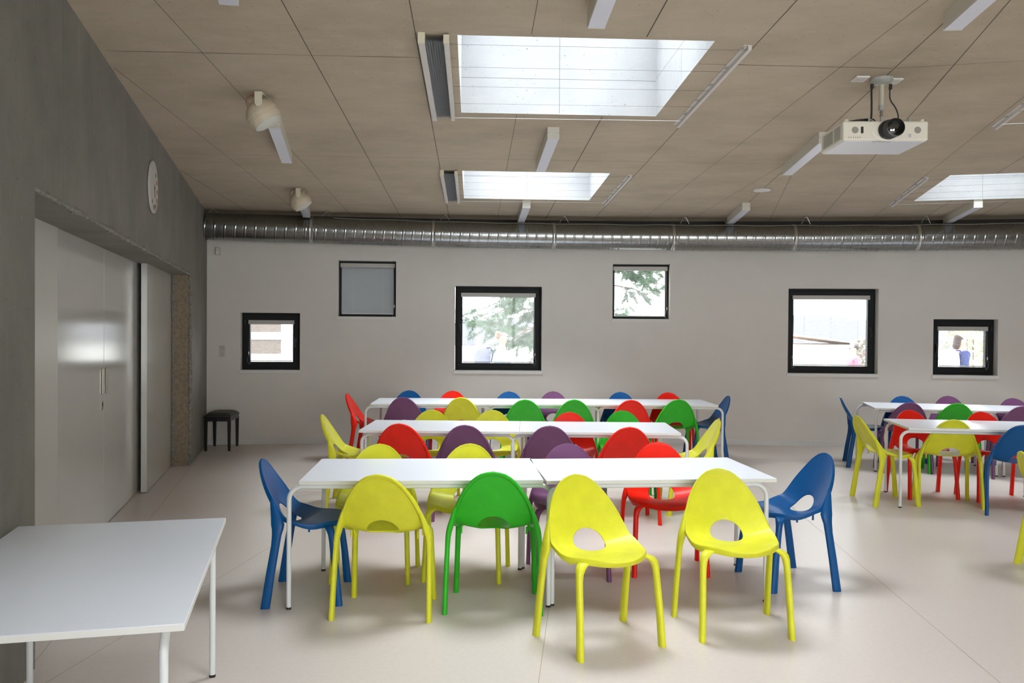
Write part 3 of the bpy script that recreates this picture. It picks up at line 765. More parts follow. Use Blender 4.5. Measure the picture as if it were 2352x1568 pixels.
for i in range(5):
    q.box(.142, .160 - .003 * (i % 2), YF - .0018, YF - .0013, zb_p + .021 + i * .0042, zb_p + .0228 + i * .0042, mi=1, fr=PF)
q.build('sticker', [m_white, m_ink], parent=pr)
for k, (y0_, y1_) in enumerate(((YF + .05, YF + .16), (YF + .19, YF + .37))):
    q = MB()
    for i in range(12): q.box(-.2695, -.2675, y0_, y1_, zb_p + .022 + i * .007, zb_p + .0255 + i * .007, fr=PF)
    q.build('side_vent', m_grill, parent=pr)
for fx in (-.238, .238):
    q = MB(); q.cyl(PF(fx, YF + .03, zt_ - .002), PF(fx, YF + .03, zt_ + .014), .014, n=20); q.build('foot', m_proj, parent=pr, smooth=40)
cu = bpy.data.curves.new('maker_lettering', 'FONT'); cu.body = 'HITACHI'; cu.size = .026; cu.extrude = .0006; cu.align_x = 'CENTER'; cu.space_character = 1.15
to = bpy.data.objects.new('maker_lettering_text', cu); COL.objects.link(to)
dg = bpy.context.evaluated_depsgraph_get(); tm = bpy.data.meshes.new_from_object(to.evaluated_get(dg)); bpy.data.objects.remove(to)
lo = bpy.data.objects.new('maker_lettering', tm); COL.objects.link(lo); lo.parent = pr; tm.materials.clear(); tm.materials.append(m_ink)
lo.location = PF(-.02, YF + .030, zb_p - .0034); lo.rotation_euler = (PI, 0, 0)
q = MB(); q.lathe([(0, -.040), (.030, -.040), (.052, -.036), (.072, -.020), (.074, 0), (0, 0)], 36); q.build('mount_plate', m_alu, parent=pr, smooth=40)
q = MB(); q.cyl((0, 0, -.035), (0, 0, -.205), .0165, n=24); q.cyl((0, 0, -.178), (0, 0, -.212), .0190, n=24, mi=1); q.build('mount_pole', [mat('cream_pole', (.55, .53, .42), rough=.4), m_alu], parent=pr, smooth=40)
q = MB(); q.cyl((0, 0, -.21), (0, 0, -.262), .007, n=12); q.cyl((0, 0, -.222), (0, 0, -.232), .011, n=12); q.cyl((0, 0, -.245), (0, 0, -.252), .012, n=12); q.build('mount_joint', m_steel, parent=pr, smooth=40)
q = MB(); q.cyl((0, -.02, zt_ + .030), (0, -.02, zt_ + .012), .034, n=24); q.cyl((0, -.01, -.255), (0, -.01, zt_ + .02), .012, n=12)
q.build('mount_hub', m_alu, parent=pr, smooth=40)
for (ax_, ay_) in ((-.145, -.17), (.125, -.15), (-.16, .07), (.10, .08)):
    q = MB(); q.tube([(0, -.02, zt_ + .022), (ax_ * .5, -.02 + (ay_) * .5, zt_ + .034), (ax_, ay_, zt_ + .044)], .005, 8); q.cyl((ax_, ay_, zt_ + .050), (ax_, ay_, zt_ - .004), .006, n=10); q.build('mount_arm', m_alu, parent=pr, smooth=40)
q = MB(); q.tube(catmull([(-.075, -.03, -.052), (-.078, -.03, -.10), (-.080, -.04, -.18), (-.086, -.05, -.28), (-.10, -.05, zt_ + .03)], 8), .0065, 8); q.cyl((-.075, -.03, -.045), (-.076, -.03, -.075), .011, n=12); q.build('video_cable', m_blackr, parent=pr, smooth=60)
q = MB(); q.tube(catmull([(.055, -.01, -.045), (.050, -.01, -.10), (.052, -.02, -.15), (.080, -.03, -.20), (.098, -.03, -.25), (.09, -.04, -.30), (.06, -.02, zt_ + .01)], 8), .0042, 8); q.cyl((.055, -.01, -.040), (.053, -.01, -.075), .010, n=12); q.build('power_cable', m_blackr, parent=pr, smooth=60)
q = MB(); random.seed(3)
for k in range(9):
    rx, ry = .105 + .006 * math.sin(k * 2), .085 + .006 * math.cos(k * 3)
    q.tube([(-.170 + rx * math.cos(a), -.04 + ry * math.sin(a), zt_ + .007 + k * .0055 + .010 * math.cos(a)) for a in [2 * PI * i / 30 for i in range(31)]], .0045, 6)
q.build('cable_coil', m_blackr, parent=pr, smooth=60)

for (x, y, lb) in ((2.305, 5.79, 'white ceiling socket plate left of the projector mount'), (2.545, 5.83, 'white ceiling socket plate right of the projector mount')):
    e = empty('ceiling_socket', (x, y, zc(x, y)), 0, lb, 'socket', 'white ceiling socket plates by the projector')
    q = MB(); q.box(-.045, .045, -.06, .06, -.012, 0); q.build('plate', m_white, parent=e, bevel=.005, seg=3)
    q = MB(); q.box(-.028, .028, -.035, .035, -.015, -.011); q.build('insert', m_whiteb, parent=e, bevel=.002)

# ------------------------------------------------------------------ tables
HT = .7365; DP = .846
def make_frame(mb, x0, x1, y):
    R_ = .075; r = .0138; z = HT - .022 - r - .001
    pts = [(x0, y, .006)]
    pts += [(x0, y, z - R_)]
    for i in range(1, 9): a = PI - i * PI / 16; pts.append((x0 + R_ + R_ * math.cos(a), y, z - R_ + R_ * math.sin(a)))
    for i in range(0, 9): a = PI / 2 - i * PI / 16; pts.append((x1 - R_ + R_ * math.cos(a), y, z - R_ + R_ * math.sin(a)))
    pts.append((x1, y, .006))
    mb.tube(pts, r, 16)
NAR = (.020, -.050); WID = (-.060, .058)
def make_table(x, y, th, w_, label, front='wide', group='white laminate tables pushed together in rows'):
    e = empty('table', (x, y, 0), th, label, 'table', group)
    q = MB(); q.box(0, w_, 0, DP, HT - .022, HT - .0015, mi=1); q.box(.0005, w_ - .0005, .0005, DP - .0005, HT - .0016, HT, mi=0)
    q.build('tabletop', [m_top, m_edge], parent=e, bevel=.0008, seg=1)
    fr1, fr2 = (WID, NAR) if front == 'wide' else (NAR, WID)
    for fr_, yy in ((fr1, .030), (fr2, DP - .030)):
        q = MB(); x0, x1 = fr_[0], w_ + fr_[1]; make_frame(q, x0, x1, yy); f_ = q.build('leg_frame', m_tube, parent=e, smooth=60)
        for xx in (x0, x1):
            q = MB(); q.cyl((xx, yy, 0), (xx, yy, .012), .0145, n=16); q.build('foot_cap', m_blackr, parent=f_, smooth=40)
    for xx in (.10, w_ - .10):
        q = MB(); q.box(xx - .012, xx + .012, .03, DP - .03, HT - .047, HT - .024); q.build('under_rail', m_tube, parent=e)
    return e
TABS = {}
make_table(-1.2, 4.889, .0681, 1.391, 'left white table of the nearest row, blue chair at its left end', 'wide')
make_table(.204, 4.957, .0984, 1.370, 'right white table of the nearest row, its two near chairs turned outwards', 'narrow')
c2, s2 = math.cos(-.0158), math.sin(-.0158)
make_table(-1.302, 7.373, -.0158, 1.370, 'left white table of the middle row', 'narrow')
make_table(-1.302 + 1.372 * c2, 7.373 + 1.372 * s2, -.0158, 1.370, 'right white table of the middle row', 'wide')
for k, (lb, fr_) in enumerate((('left white table of the farthest row by the back wall, red chair at its end', 'wide'), ('middle white table of the farthest row of three', 'narrow'), ('right white table of the farthest row, blue chair at its end', 'wide'))):
    make_table(-1.634 + k * 1.354 * math.cos(.029), 10.01 + k * 1.354 * math.sin(.029), .029, 1.352, lb, fr_)
make_table(3.62, 7.87, -.151, 1.37, 'white table on the right with a yellow chair at its left end', 'wide')
make_table(4.178, 9.943, -.2254, 1.34, 'white table on the far right by the back wall, blue chair at its end', 'narrow')
make_table(4.178 + 1.345 * math.cos(-.2254), 9.943 + 1.345 * math.sin(-.2254), -.2254, 1.34, 'white table cut by the right edge in the far right row', 'narrow')
# foreground table stands turned, long side away from the camera
th = .2402; W0, D0 = .855, 1.455
e = empty('table', (-1.781, 2.313, 0), th, 'empty white table in the left foreground, cropped by the frame', 'table')
q = MB(); q.box(0, W0, 0, D0, HT - .022, HT - .0015, mi=1); q.box(.0005, W0 - .0005, .0005, D0 - .0005, HT - .0016, HT, mi=0); q.build('tabletop', [m_top, m_edge], parent=e, bevel=.0008, seg=1)
for xx, (y0_, y1_) in ((.055, (.035, D0 - .035)), (W0 - .060, (.020, D0 + .035))):
    q = MB(); make_frame(q, y0_, y1_, 0); q.v = [(xx + v[1], v[0], v[2]) for v in q.v]; f_ = q.build('leg_frame', m_tube, parent=e, smooth=60)
    for yy in (y0_, y1_):
        q = MB(); q.cyl((xx, yy, 0), (xx, yy, .012), .0145, n=16); q.build('foot_cap', m_blackr, parent=f_, smooth=40)

# ------------------------------------------------------------------ chairs
def chair_shell():
    CL = catmull([(.228, .456), (.205, .466), (.15, .4725), (.06, .466), (-.02, .457), (-.080, .458), (-.122, .475), (-.150, .507), (-.173, .550), (-.205, .622), (-.238, .70), (-.263, .77), (-.279, .819)], 12)
    S = [0]
    for a, b in zip(CL, CL[1:]): S.append(S[-1] + math.dist(a, b))
    TOT = S[-1]
    def at(s):
        s = min(max(s, 0), TOT)
        lo, hi = 0, len(S) - 1
        while hi - lo > 1:
            m_ = (lo + hi) // 2
            if S[m_] <= s: lo = m_
            else: hi = m_
        t = (s - S[lo]) / max(1e-9, S[hi] - S[lo]); a, b = CL[lo], CL[hi]
        return (lerp(a[0], b[0], t), lerp(a[1], b[1], t))
    def P(x, s, off):
        c_ = at(s); a = at(s - .012); b = at(s + .012); tx, tz = b[0] - a[0], b[1] - a[1]; l_ = math.hypot(tx, tz) or 1; nx, nz = tz / l_, -tx / l_
        k = s / TOT; e9 = max(0, min(1, (k - .22) / .22)); kk = .002 + .040 * e9 * e9 * (3 - 2 * e9) * (1 - .55 * max(0, (k - .50) / .50))
        o_ = kk * (x / .24) ** 2 + off
        return Vector((x, c_[0] + nx * o_, c_[1] + nz * o_))
    K = TOT / .718
    half = [(0, 0), (.062, .006), (.118, .030), (.170, .075), (.212, .135), (.235, .195), (.245, .26), (.243, .33), (.233, .405), (.212, .498), (.174, .586), (.122, .660), (.064, .704), (0, .718)]
    half = [(a, b * K) for a, b in half]
    oc = catmull(half, 10)
    poly = [(x, s) for x, s in oc] + [(-x, s) for x, s in reversed(oc[1:-1])]
    sh, rx, rs = .352 * K, .091, .084
    def outer(th):
        dx, dy = math.cos(th), math.sin(th); best = 0
        for i in range(len(poly)):
            (x1, y1), (x2, y2) = poly[i], poly[(i + 1) % len(poly)]
            ex, ey = x2 - x1, y2 - y1; den = dx * ey - dy * ex
            if abs(den) < 1e-12: continue
            t = (x1 * ey - (y1 - sh) * ex) / den; u = (x1 * dy - (y1 - sh) * dx) / den
            if t > 0 and -1e-6 <= u <= 1 + 1e-6: best = max(best, t)
        return best
    N = 72; rings = []
    ths = [2 * PI * i / N for i in range(N)]
    inn = [(rx * math.cos(t), sh + rs * math.sin(t)) for t in ths]
    # map ring by angle measured in true directions
    out = []
    for (x, s) in inn:
        a = math.atan2((s - sh), x); d_ = outer(a); out.append((d_ * math.cos(a), sh + d_ * math.sin(a)))
    def rim_depth(s):
        k = s / TOT; q9 = [(0, .031), (.25, .030), (.42, .020), (.55, .026), (.75, .024), (.95, .015), (1.1, .015)]
        for a, b in zip(q9, q9[1:]):
            if k <= b[0]: return lerp(a[1], b[1], (k - a[0]) / (b[0] - a[0]))
        return .015
    def pt(i, tau, inset):
        (x0, s0), (x1, s1) = inn[i], out[i]; L_ = math.hypot(x1 - x0, s1 - s0); f = tau if inset is None else 1 - inset / L_
        return lerp(x0, x1, f), lerp(s0, s1, f)
    spec = []
    spec.append((0.0, None, lambda s: -.0035)); spec.append((0.015, None, lambda s: 0.0))
    for j in range(1, 12): spec.append((j / 12, None, lambda s: 0.0))
    spec += [(0, .012, lambda s: 0.0), (0, .006, lambda s: .0016), (0, .0022, lambda s: .0016), (0, .0, lambda s: -.001)]
    spec += [(0, .0, lambda s: -.006), (0, .0005, lambda s: -rim_depth(s) * .8), (0, .004, lambda s: -rim_depth(s)), (0, .012, lambda s: -rim_depth(s)), (0, .018, lambda s: -rim_depth(s) * .75), (0, .023, lambda s: -.0085), (0, .028, lambda s: -.0075)]
    for j in range(10, 0, -1): spec.append((j / 12, None, lambda s: -.007))
    spec.append((0.012, None, lambda s: -.007)); spec.append((0, None, lambda s: -.0035))
    verts = []
    for tau, inset, off in spec:
        for i in range(N):
            x, s = pt(i, tau, inset if inset is not None else None); verts.append(P(x, s, off(s)))
    m_ = MB(); fs = []
    for j in range(len(spec) - 1):
        for k in range(N): fs.append((j * N + k, j * N + (k + 1) % N, (j + 1) * N + (k + 1) % N, (j + 1) * N + k))
    m_.add(verts, fs)
    for x, y, z in ((-.188, -.085, .470), (.188, -.085, .470), (-.200, .03, .462), (.200, .03, .462)): m_.cyl((x, y, z), (x, y, z - .042), .006, n=10)
    bm_ = bmesh.new()
    return m_
LEGR = [(.204, -.184, .625, .004, .008), (.217, -.173, .585, .009, .016), (.229, -.160, .545, .013, .024), (.240, -.147, .505, .0155, .033), (.248, -.140, .475, .0165, .038), (.2545, -.139, .450, .0155, .033), (.259, -.143, .420, .0140, .0275), (.262, -.150, .360, .0128, .0245), (.266, -.176, .2, .0132, .0255), (.270, -.205, .0, .0142, .027)]
LEGF = [(.150, .118, .458, .020, .024), (.176, .132, .455, .025, .028), (.197, .144, .446, .025, .027), (.213, .154, .430, .0215, .0235), (.222, .161, .407, .0175, .020), (.226, .166, .37, .0152, .0185), (.233, .187, .2, .0145, .0215), (.240, .205, .0, .0150, .0245)]
def leg_mb(prof, sx):
    m_ = MB(); rings = []
    for x, y, z, rx, ry in prof:
        rings.append([(sx * (x + 1.1 * rx * math.copysign(abs(math.cos(a)) ** .8, math.cos(a))), y + ry * math.copysign(abs(math.sin(a)) ** .8, math.sin(a)), z) for a in [2 * PI * k / 16 for k in range(16)]])
    m_.loft(rings); return m_
proto = empty('chair', (0, 0, 0), 0)
chair_shell().build('seat_shell', MC['yellow'], parent=proto, smooth=40)
for pf in (LEGR, LEGF):
    for sx in (-1, 1): leg_mb(pf, sx).build('leg', MC['yellow'], parent=proto, smooth=50)
_cache = {}
def recolour(color):
    def f(me):
        k = (me.name, color)
        if k not in _cache:
            n_ = me.copy(); n_.materials.clear(); n_.materials.append(MC[color]); _cache[k] = n_
        return _cache[k]
    return f
first = [True]
G = {1: 'moulded plastic chairs around the nearest row of tables', 2: 'moulded plastic chairs around the middle row of tables', 3: 'moulded plastic chairs around the farthest row of tables', 4: 'moulded plastic chairs around the right-hand tables'}
def chair(col, cx, cy, hx, hy, label, g):
    """centre of the four feet and the direction the seat faces"""
    rz = math.atan2(-hx, hy)
    if first[0] and col == 'yellow': o = proto; first[0] = False
    else: o = copy_tree(proto, None, None if col == 'yellow' else recolour(col))
    o.location = (cx, cy, 0); o.rotation_euler = (0, 0, rz)
    tag(o, label, 'chair', G[g]); return o
def from_top(col, px, py, hx, hy, label, g):
    l_ = math.hypot(hx, hy); hx /= l_; hy /= l_
    return chair(col, px + .279 * hx, py + .279 * hy, hx, hy, label, g)
# nearest row
chair('yellow', -.703, 4.934, .05, 1, 'yellow chair seen from behind, left of the green one at the nearest table', 1)
chair('green', -.094, 5.052, .02, 1, 'green chair seen from behind at the nearest table', 1)
chair('yellow', .469, 4.455, .433, -.901, 'yellow chair closest to the camera, facing us turned to the right', 1)
chair('yellow', 1.210, 4.667, .10, -.995, 'yellow chair facing us in front of the right nearest table', 1)
chair('blue', -1.215, 5.204, 1, .08, 'blue chair at the left end of the nearest row, facing right', 1)
chair('blue', 1.768, 5.557, -.98, -.19, 'blue chair at the right end of the nearest row, facing left', 1)
from_top('yellow', -.898, 5.898, .03, -1, 'yellow chair across the nearest table, behind the yellow backrest on the left', 1)
from_top('yellow', -.282, 5.944, -.06, -1, 'yellow chair across the nearest table, behind the green chair', 1)
from_top('purple', .392, 5.993, 0, -1, 'purple chair tucked across the nearest row, facing us', 1)
from_top('red', 1.032, 6.10, 0.03, -1, 'red chair tucked across the nearest row, facing us', 1)
# middle row, near side (backs to us)
from_top('red', -.931, 7.176, .04, 1, 'red chair seen from behind at the left of the middle row', 2)
from_top('purple', -.382, 7.114, .02, 1, 'purple chair seen from behind, left one of two at the middle row', 2)
from_top('purple', .316, 7.096, .03, 1, 'purple chair seen from behind, right one of two at the middle row', 2)
from_top('red', .963, 7.043, -.02, 1, 'red chair seen from behind at the right of the middle row', 2)
from_top('yellow', -1.729, 7.896, 1, .03, 'yellow chair at the left end of the middle row', 2)
from_top('yellow', 1.85, 7.728, -1, -.02, 'yellow chair at the right end of the middle row', 2)
from_top('yellow', -.776, 8.426, 0, -1, 'yellow chair facing us across the middle row, left of its twin', 2)
from_top('yellow', -.187, 8.451, .02, -1, 'yellow chair facing us across the middle row, right of its twin', 2)
from_top('red', .556, 8.284, -.08, -1, 'red chair facing us across the middle row', 2)
from_top('green', 1.087, 8.50, .05, -1, 'green chair facing us across the middle row', 2)
# farthest row
from_top('purple', -1.255, 9.97, .06, 1, 'purple chair seen from behind at the left of the farthest row', 3)
from_top('yellow', -.584, 10.00, .03, 1, 'yellow chair seen from behind at the farthest row', 3)
from_top('green', .152, 9.76, 0, 1, 'green chair seen from behind, leftmost of three greens at farthest row', 3)
from_top('green', .711, 9.807, 0, 1, 'green chair seen from behind, middle one of three greens at farthest row', 3)
from_top('red', 1.358, 9.805, .03, 1, 'red chair seen from behind between two greens at the farthest row', 3)
from_top('green', 1.92, 9.93, -.06, 1, 'green chair seen from behind, rightmost at the farthest row, its hole visible', 3)
from_top('red', -1.995, 10.478, 1, -.02, 'red chair at the left end of the farthest row', 3)
from_top('blue', 2.653, 10.584, -1, -.03, 'blue chair at the right end of the farthest row', 3)
from_top('blue', -1.312, 11.081, 0, -1, 'blue chair by the back wall, leftmost of the farthest row', 3)
from_top('red', -.753, 11.061, 0, -1, 'red chair by the back wall between two blue ones', 3)
from_top('blue', -.034, 11.0, 0, -1, 'blue chair by the back wall between a red and a purple one', 3)
from_top('purple', .531, 11.09, .02, -1, 'purple chair by the back wall between two blue ones', 3)
from_top('blue', 1.39, 11.06, 0, -1, 'blue chair by the back wall between a purple and a red one', 3)
from_top('red', 2.0, 11.07, .02, -1, 'red chair by the back wall, rightmost of the farthest row', 3)
# right-hand tables
chair('yellow', 3.551, 8.195, 1, .0, 'yellow chair at the left end of the right-hand table', 4)
chair('yellow', 4.085, 8.12, .24, 1, 'yellow chair seen from behind at the right-hand table', 4)
from_top('blue', 4.42, 7.44, .35, .94, 'blue chair cut by the right edge, at the right-hand table', 4)
from_top('red', 4.042, 8.79, .06, -1, 'red chair facing us across the right-hand table, left one', 4)
from_top('red', 4.698, 8.653, -.05, -1, 'red chair facing us across the right-hand table, right one', 4)
chair('blue', 4.27, 10.44, .958, -.287, 'blue chair at the left end of the far right row', 4)
from_top('purple', 4.501, 9.759, .12, 1, 'purple chair seen from behind at the far right row', 4)
from_top('green', 4.999, 9.686, .2, 1, 'green chair seen from behind at the far right row', 4)
from_top('purple', 5.545, 9.36, .25, 1, 'purple chair seen from behind at the right edge, far right row', 4)
from_top('blue', 4.844, 10.727, -.22, -1, 'blue chair facing us by the back wall on the right', 4)
from_top('purple', 5.449, 10.80, -.2, -1, 'purple chair facing us by the back wall on the right, left one', 4)
from_top('purple', 6.085, 10.501, -.22, -1, 'purple chair facing us by the back wall at the right edge', 4)
from_top('yellow', 3.406, 5.764, 1, -.22, 'yellow chair cropped by the right edge, nearest on that side', 4)

# ------------------------------------------------------------------ piano stool
e = empty('piano_stool', (-3.842, 11.47, 0), math.radians(6), 'black padded piano stool in the far left corner', 'stool')
q = MB(); q.box(-.165, .165, -.265, .265, .385, .43); q.box(-.172, .172, -.272, .272, .43, .448); q.build('frame', m_lamin, parent=e, bevel=.003)
bmx = MB(); n_ = 12; vs = []
for j in range(n_ + 1):
    for i in range(n_ + 1):
        x = -1 + 2 * i / n_; y = -1 + 2 * j / n_; k = (1 - abs(x) ** 4) * (1 - abs(y) ** 4)
        vs.append((x * .168, y * .268, .448 + .008 + .048 * k ** .5))
fs = [(j * (n_ + 1) + i, j * (n_ + 1) + i + 1, (j + 1) * (n_ + 1) + i + 1, (j + 1) * (n_ + 1) + i) for j in range(n_) for i in range(n_)]
bmx.add(vs, fs)
rim = [j for j in range(n_ + 1)] + [(k + 1) * (n_ + 1) + n_ for k in range(n_)] + [n_ * (n_ + 1) + n_ - 1 - k for k in range(n_)] + [(n_ - 1 - k) * (n_ + 1) for k in range(n_ - 1)]
o_ = len(vs); low = [(vs[i][0], vs[i][1], .448) for i in rim]
bmx.v += low; bmx.f += [(rim[i], rim[(i + 1) % len(rim)], o_ + (i + 1) % len(rim), o_ + i) for i in range(len(rim))]; bmx.m += [0] * len(rim)
bmx.build('seat_pad', m_leather, parent=e, smooth=60)
for sx in (-1, 1):
    for sy in (-1, 1):
        q = MB(); q.loft([[(sx * .148 + a * w_, sy * .245 + b * w_, z) for a, b in ((-1, -1), (1, -1), (1, 1), (-1, 1))] for z, w_ in ((0, .015), (.30, .020), (.40, .021))]); q.build('leg', m_lamin, parent=e, bevel=.002)
q = MB(); q.cyl((-.0, -.265, .415), (-.0, -.292, .415), .021, n=20); q.build('height_knob', m_lamin, parent=e, smooth=40)

# ------------------------------------------------------------------ outdoors seen through the windows
gr = MB(); gr.quad((-60, 12.9, -.12), (80, 12.9, -.12), (80, 120, -.12), (-60, 120, -.12)); finish_structure(gr.build('ground', mat('pale_paving', (.45, .44, .41), rough=.9, noise=.1, nscale=1)))
# neighbouring building behind the left window
bd = empty('building', (-6.0, 20.0, -.12), 0, 'pale plastered building outside the small left window', 'building')
q = MB(); q.box(-9, 1.1, .3, 9, 0, 7)
q.build('wall', mat('cream_render', (.80, .78, .70), rough=.9), parent=bd)
for (z0, z1, nm) in ((1.50, 1.93, 'upper'), (1.00, 1.34, 'lower')):
    q = MB(); q.box(-.95, .58, .26, .298, z0 + .12 - .0, z1 + .12); fr0 = q.build('window', mat('brown_interior', (.10, .075, .06), rough=.4), parent=bd)
    q = MB()
    q.box(-.38, -.33, .22, .262, z0 + .12, z1 + .12)
    q.box(-1.0, .63, .22, .262, z1 + .12, z1 + .17); q.box(-1.0, .63, .22, .262, z0 + .07, z0 + .12)
    q.build('window_bar', m_white, parent=fr0)
q = MB(); q.box(-9, 1.1, .2, .3, 1.455, 1.625); q.build('ledge', m_white, parent=bd)

# pine tree
tr = empty('pine_tree', (1.6, 16.4, -.12), 0, 'pine tree with hanging needle branches outside the large middle window', 'tree')
q = MB(); q.tube([(0, 0, 0), (.03, 0, 1.5), (-.05, .05, 3), (.0, 0, 5.2)], [.17, .14, .11, .04], 14); q.build('trunk', mat('pine_bark', (.16, .11, .08), rough=.9, noise=.4, nscale=12, bump=1, bscale=20), parent=tr, smooth=60)
random.seed(21); bq = MB(); nq = MB()
def needles(p, n_, ln, d0):
    for _ in range(n_):
        d_ = (d0 * .6 + Vector((random.gauss(0, 1), random.gauss(0, 1), random.gauss(0, 1)))).normalized()
        s_ = d_.orthogonal().normalized() * .0032
        a_ = p + Vector((random.gauss(0, .012), random.gauss(0, .012), random.gauss(0, .012))); b_ = a_ + d_ * ln * random.uniform(.7, 1.1)
        nq.add([a_ - s_, a_ + s_, b_], [(0, 1, 2)]); 
def branch(p, d, L_, r_, dep):
    pts = [p]; dd = d.normalized(); nseg = 7
    for i in range(nseg):
        dd = (dd + Vector((random.gauss(0, .10), random.gauss(0, .10), random.gauss(-.03, .09)))).normalized(); pts.append(pts[-1] + dd * L_ / nseg)
    bq.tube(pts, [r_ * (1 - .8 * i / nseg) for i in range(nseg + 1)], 6)
    if dep < 2:
        for k in range(2, nseg + 1):
            for _ in range(1 if dep == 0 else 1):
                if random.random() < .85:
                    sd = (dd + Vector((random.gauss(0, .8), random.gauss(0, .8), random.gauss(-.1, .5)))).normalized(); branch(pts[k], sd, L_ * random.uniform(.28, .5), r_ * .45, dep + 1)
    if dep >= 1:
        for k in range(4 if dep == 1 else 2, nseg + 1):
            needles(pts[k], 30, .095, dd)
for k in range(19):
    z = 1.5 + k * .135; a_ = random.uniform(PI * .75, PI * 1.45) if k % 4 else random.uniform(0, 2 * PI)
    branch(Vector((0, 0, z)), Vector((math.cos(a_) * 1.1, math.sin(a_) * .8, random.uniform(-.18, .15))), random.uniform(1.5, 2.5), .022, 0)
for k in range(6):
    a_ = random.uniform(-.6, .5); branch(Vector((0, 0, 2.6 + k * .2)), Vector((math.cos(a_), math.sin(a_), .0)), random.uniform(.9, 1.6), .02, 0)
bq.build('branches', mat('pine_twig', (.17, .13, .10), rough=.9), parent=tr)
nd = nq.build('needles', mat('pine_needles', (.085, .15, .085), rough=.7), parent=tr); nd['kind'] = 'stuff'

# playground things seen through the right-hand windows
def shrub(x, y, w_, h_, col, label, nm='shrub', cat='bush', seed=1):
    random.seed(seed); e_ = empty(nm, (x, y, -.12), 0, label, cat); m_ = MB()
    for _ in range(1500):
        a = random.uniform(0, 2 * PI); rr = random.random() ** .4; zz = random.random() ** .8
        p = Vector((math.cos(a) * rr * w_ / 2 * (1 - .5 * zz), math.sin(a) * rr * w_ / 3, .1 + zz * h_)); d_ = Vector((random.gauss(0, 1), random.gauss(0, 1), random.gauss(0, 1))).normalized(); u_ = d_.orthogonal().normalized(); v_ = d_.cross(u_); s_ = random.uniform(.04, .09)
        m_.add([p - u_ * s_, p + v_ * s_ * .5, p + u_ * s_, p - v_ * s_ * .5], [(0, 1, 2, 3)])
    m_.build('foliage', mat('shrub_leaf_%d' % seed, col, rough=.8), parent=e_)
    s__ = MB()
    for k in range(5): s__.tube([(random.uniform(-.1, .1), 0, 0), (random.uniform(-.3, .3) * w_ / 2, random.uniform(-.1, .1), h_ * .8)], [.02, .006], 6)
    s__.build('stems', mat('shrub_stem_%d' % seed, (.15, .1, .07), rough=.9), parent=e_)
shrub(9.9, 18.5, 2.2, 2.0, (.50, .50, .36), 'pale leafless-looking shrub outside the small right window', seed=5)
shrub(8.1, 19.2, 1.6, 1.5, (.38, .36, .30), 'low greyish shrub outside, left of the pale shrub', seed=6)
hl = MB(); n_ = 60
for i in range(n_):
    x0 = -30 + i * 2; x1 = x0 + 2; f = lambda x: 2.7 + .5 * math.sin(x * .07) + .35 * math.sin(x * .21 + 1)
    hl.add([(x0, 95, -.1), (x1, 95, -.1), (x1, 95, f(x1)), (x0, 95, f(x0)), (x0, 112, f(x0) * .8), (x1, 112, f(x1) * .8), (x0, 118, -.1), (x1, 118, -.1)], [(0, 1, 2, 3), (3, 2, 5, 4), (4, 5, 7, 6)])
finish_structure(hl.build('hills', mat('hazy_hill', (.19, .195, .215), rough=1)))
bn = empty('shed', (9.2, 26, -.12), 0, 'low cream shed with a sloping roof outside the large right window', 'building')
q = MB(); q.box(-1.4, 2.6, 0, 3, 0, 1.35); q.build('wall', mat('shed_wall', (.75, .70, .62), rough=.9), parent=bn)
q = MB(); q.add([(-1.6, -.2, 1.75), (2.9, -.2, 1.20), (2.9, 3.2, 1.20), (-1.6, 3.2, 1.75), (-1.6, -.2, 1.72), (2.9, -.2, 1.17), (2.9, 3.2, 1.17), (-1.6, 3.2, 1.72)], [(0, 1, 2, 3), (4, 7, 6, 5), (0, 4, 5, 1), (3, 2, 6, 7), (1, 5, 6, 2), (0, 3, 7, 4)]); q.build('roof', mat('shed_roof', (.92, .78, .72), rough=.8), parent=bn)
for k, (xx, cc) in enumerate(((-.9, (.35, .55, .45)), (.4, (.35, .50, .45)), (1.6, (.35, .5, .45)))):
    q = MB(); q.box(xx, xx + .5, -.03, .0, .55, 1.0); q.build('window', mat('shed_window_%d' % k, cc, rough=.4), parent=bn)
pw = MB(); pw.box(-1.6, .2, 0, .12, 0, 1.55); p_ = pw.build('playground_wall', mat('pink_wall', (.72, .35, .36), rough=.8), loc=(9.3, 19.6, -.12)); tag(p_, 'pink panel wall outside, behind the dark-haired person', 'wall panel')
pw = MB(); pw.box(0, 2.2, 0, .08, 0, 1.02); p_ = pw.build('green_board', mat('green_panel', (.25, .62, .36), rough=.6), loc=(9.02, 17.6, -.12)); tag(p_, 'green board outside, to the right of the dark-haired person', 'board')

# ------------------------------------------------------------------ people outdoors
def skin_mesh(name, verts, edges, radii, material, parent, root=0, sub=2):
    me_ = bpy.data.meshes.new(name); me_.from_pydata(verts, edges, []); o = bpy.data.objects.new(name, me_); COL.objects.link(o)
    sm_ = o.modifiers.new('s', 'SKIN'); sm_.use_smooth_shade = True
    for i, r_ in enumerate(radii):
        v = me_.skin_vertices[0].data[i]; v.radius = (r_, r_) if not isinstance(r_, tuple) else r_; v.use_root = (i == root)
    ss = o.modifiers.new('d', 'SUBSURF'); ss.levels = sub; ss.render_levels = sub
    dg_ = bpy.context.evaluated_depsgraph_get(); nm_ = bpy.data.meshes.new_from_object(o.evaluated_get(dg_)); bpy.data.objects.remove(o)
    nm_.materials.clear(); nm_.materials.append(material)
    for p in nm_.polygons: p.use_smooth = True
    o2 = bpy.data.objects.new(name, nm_); COL.objects.link(o2); o2.parent = parent; return o2
m_skin = mat('skin', (.62, .36, .27), rough=.5)
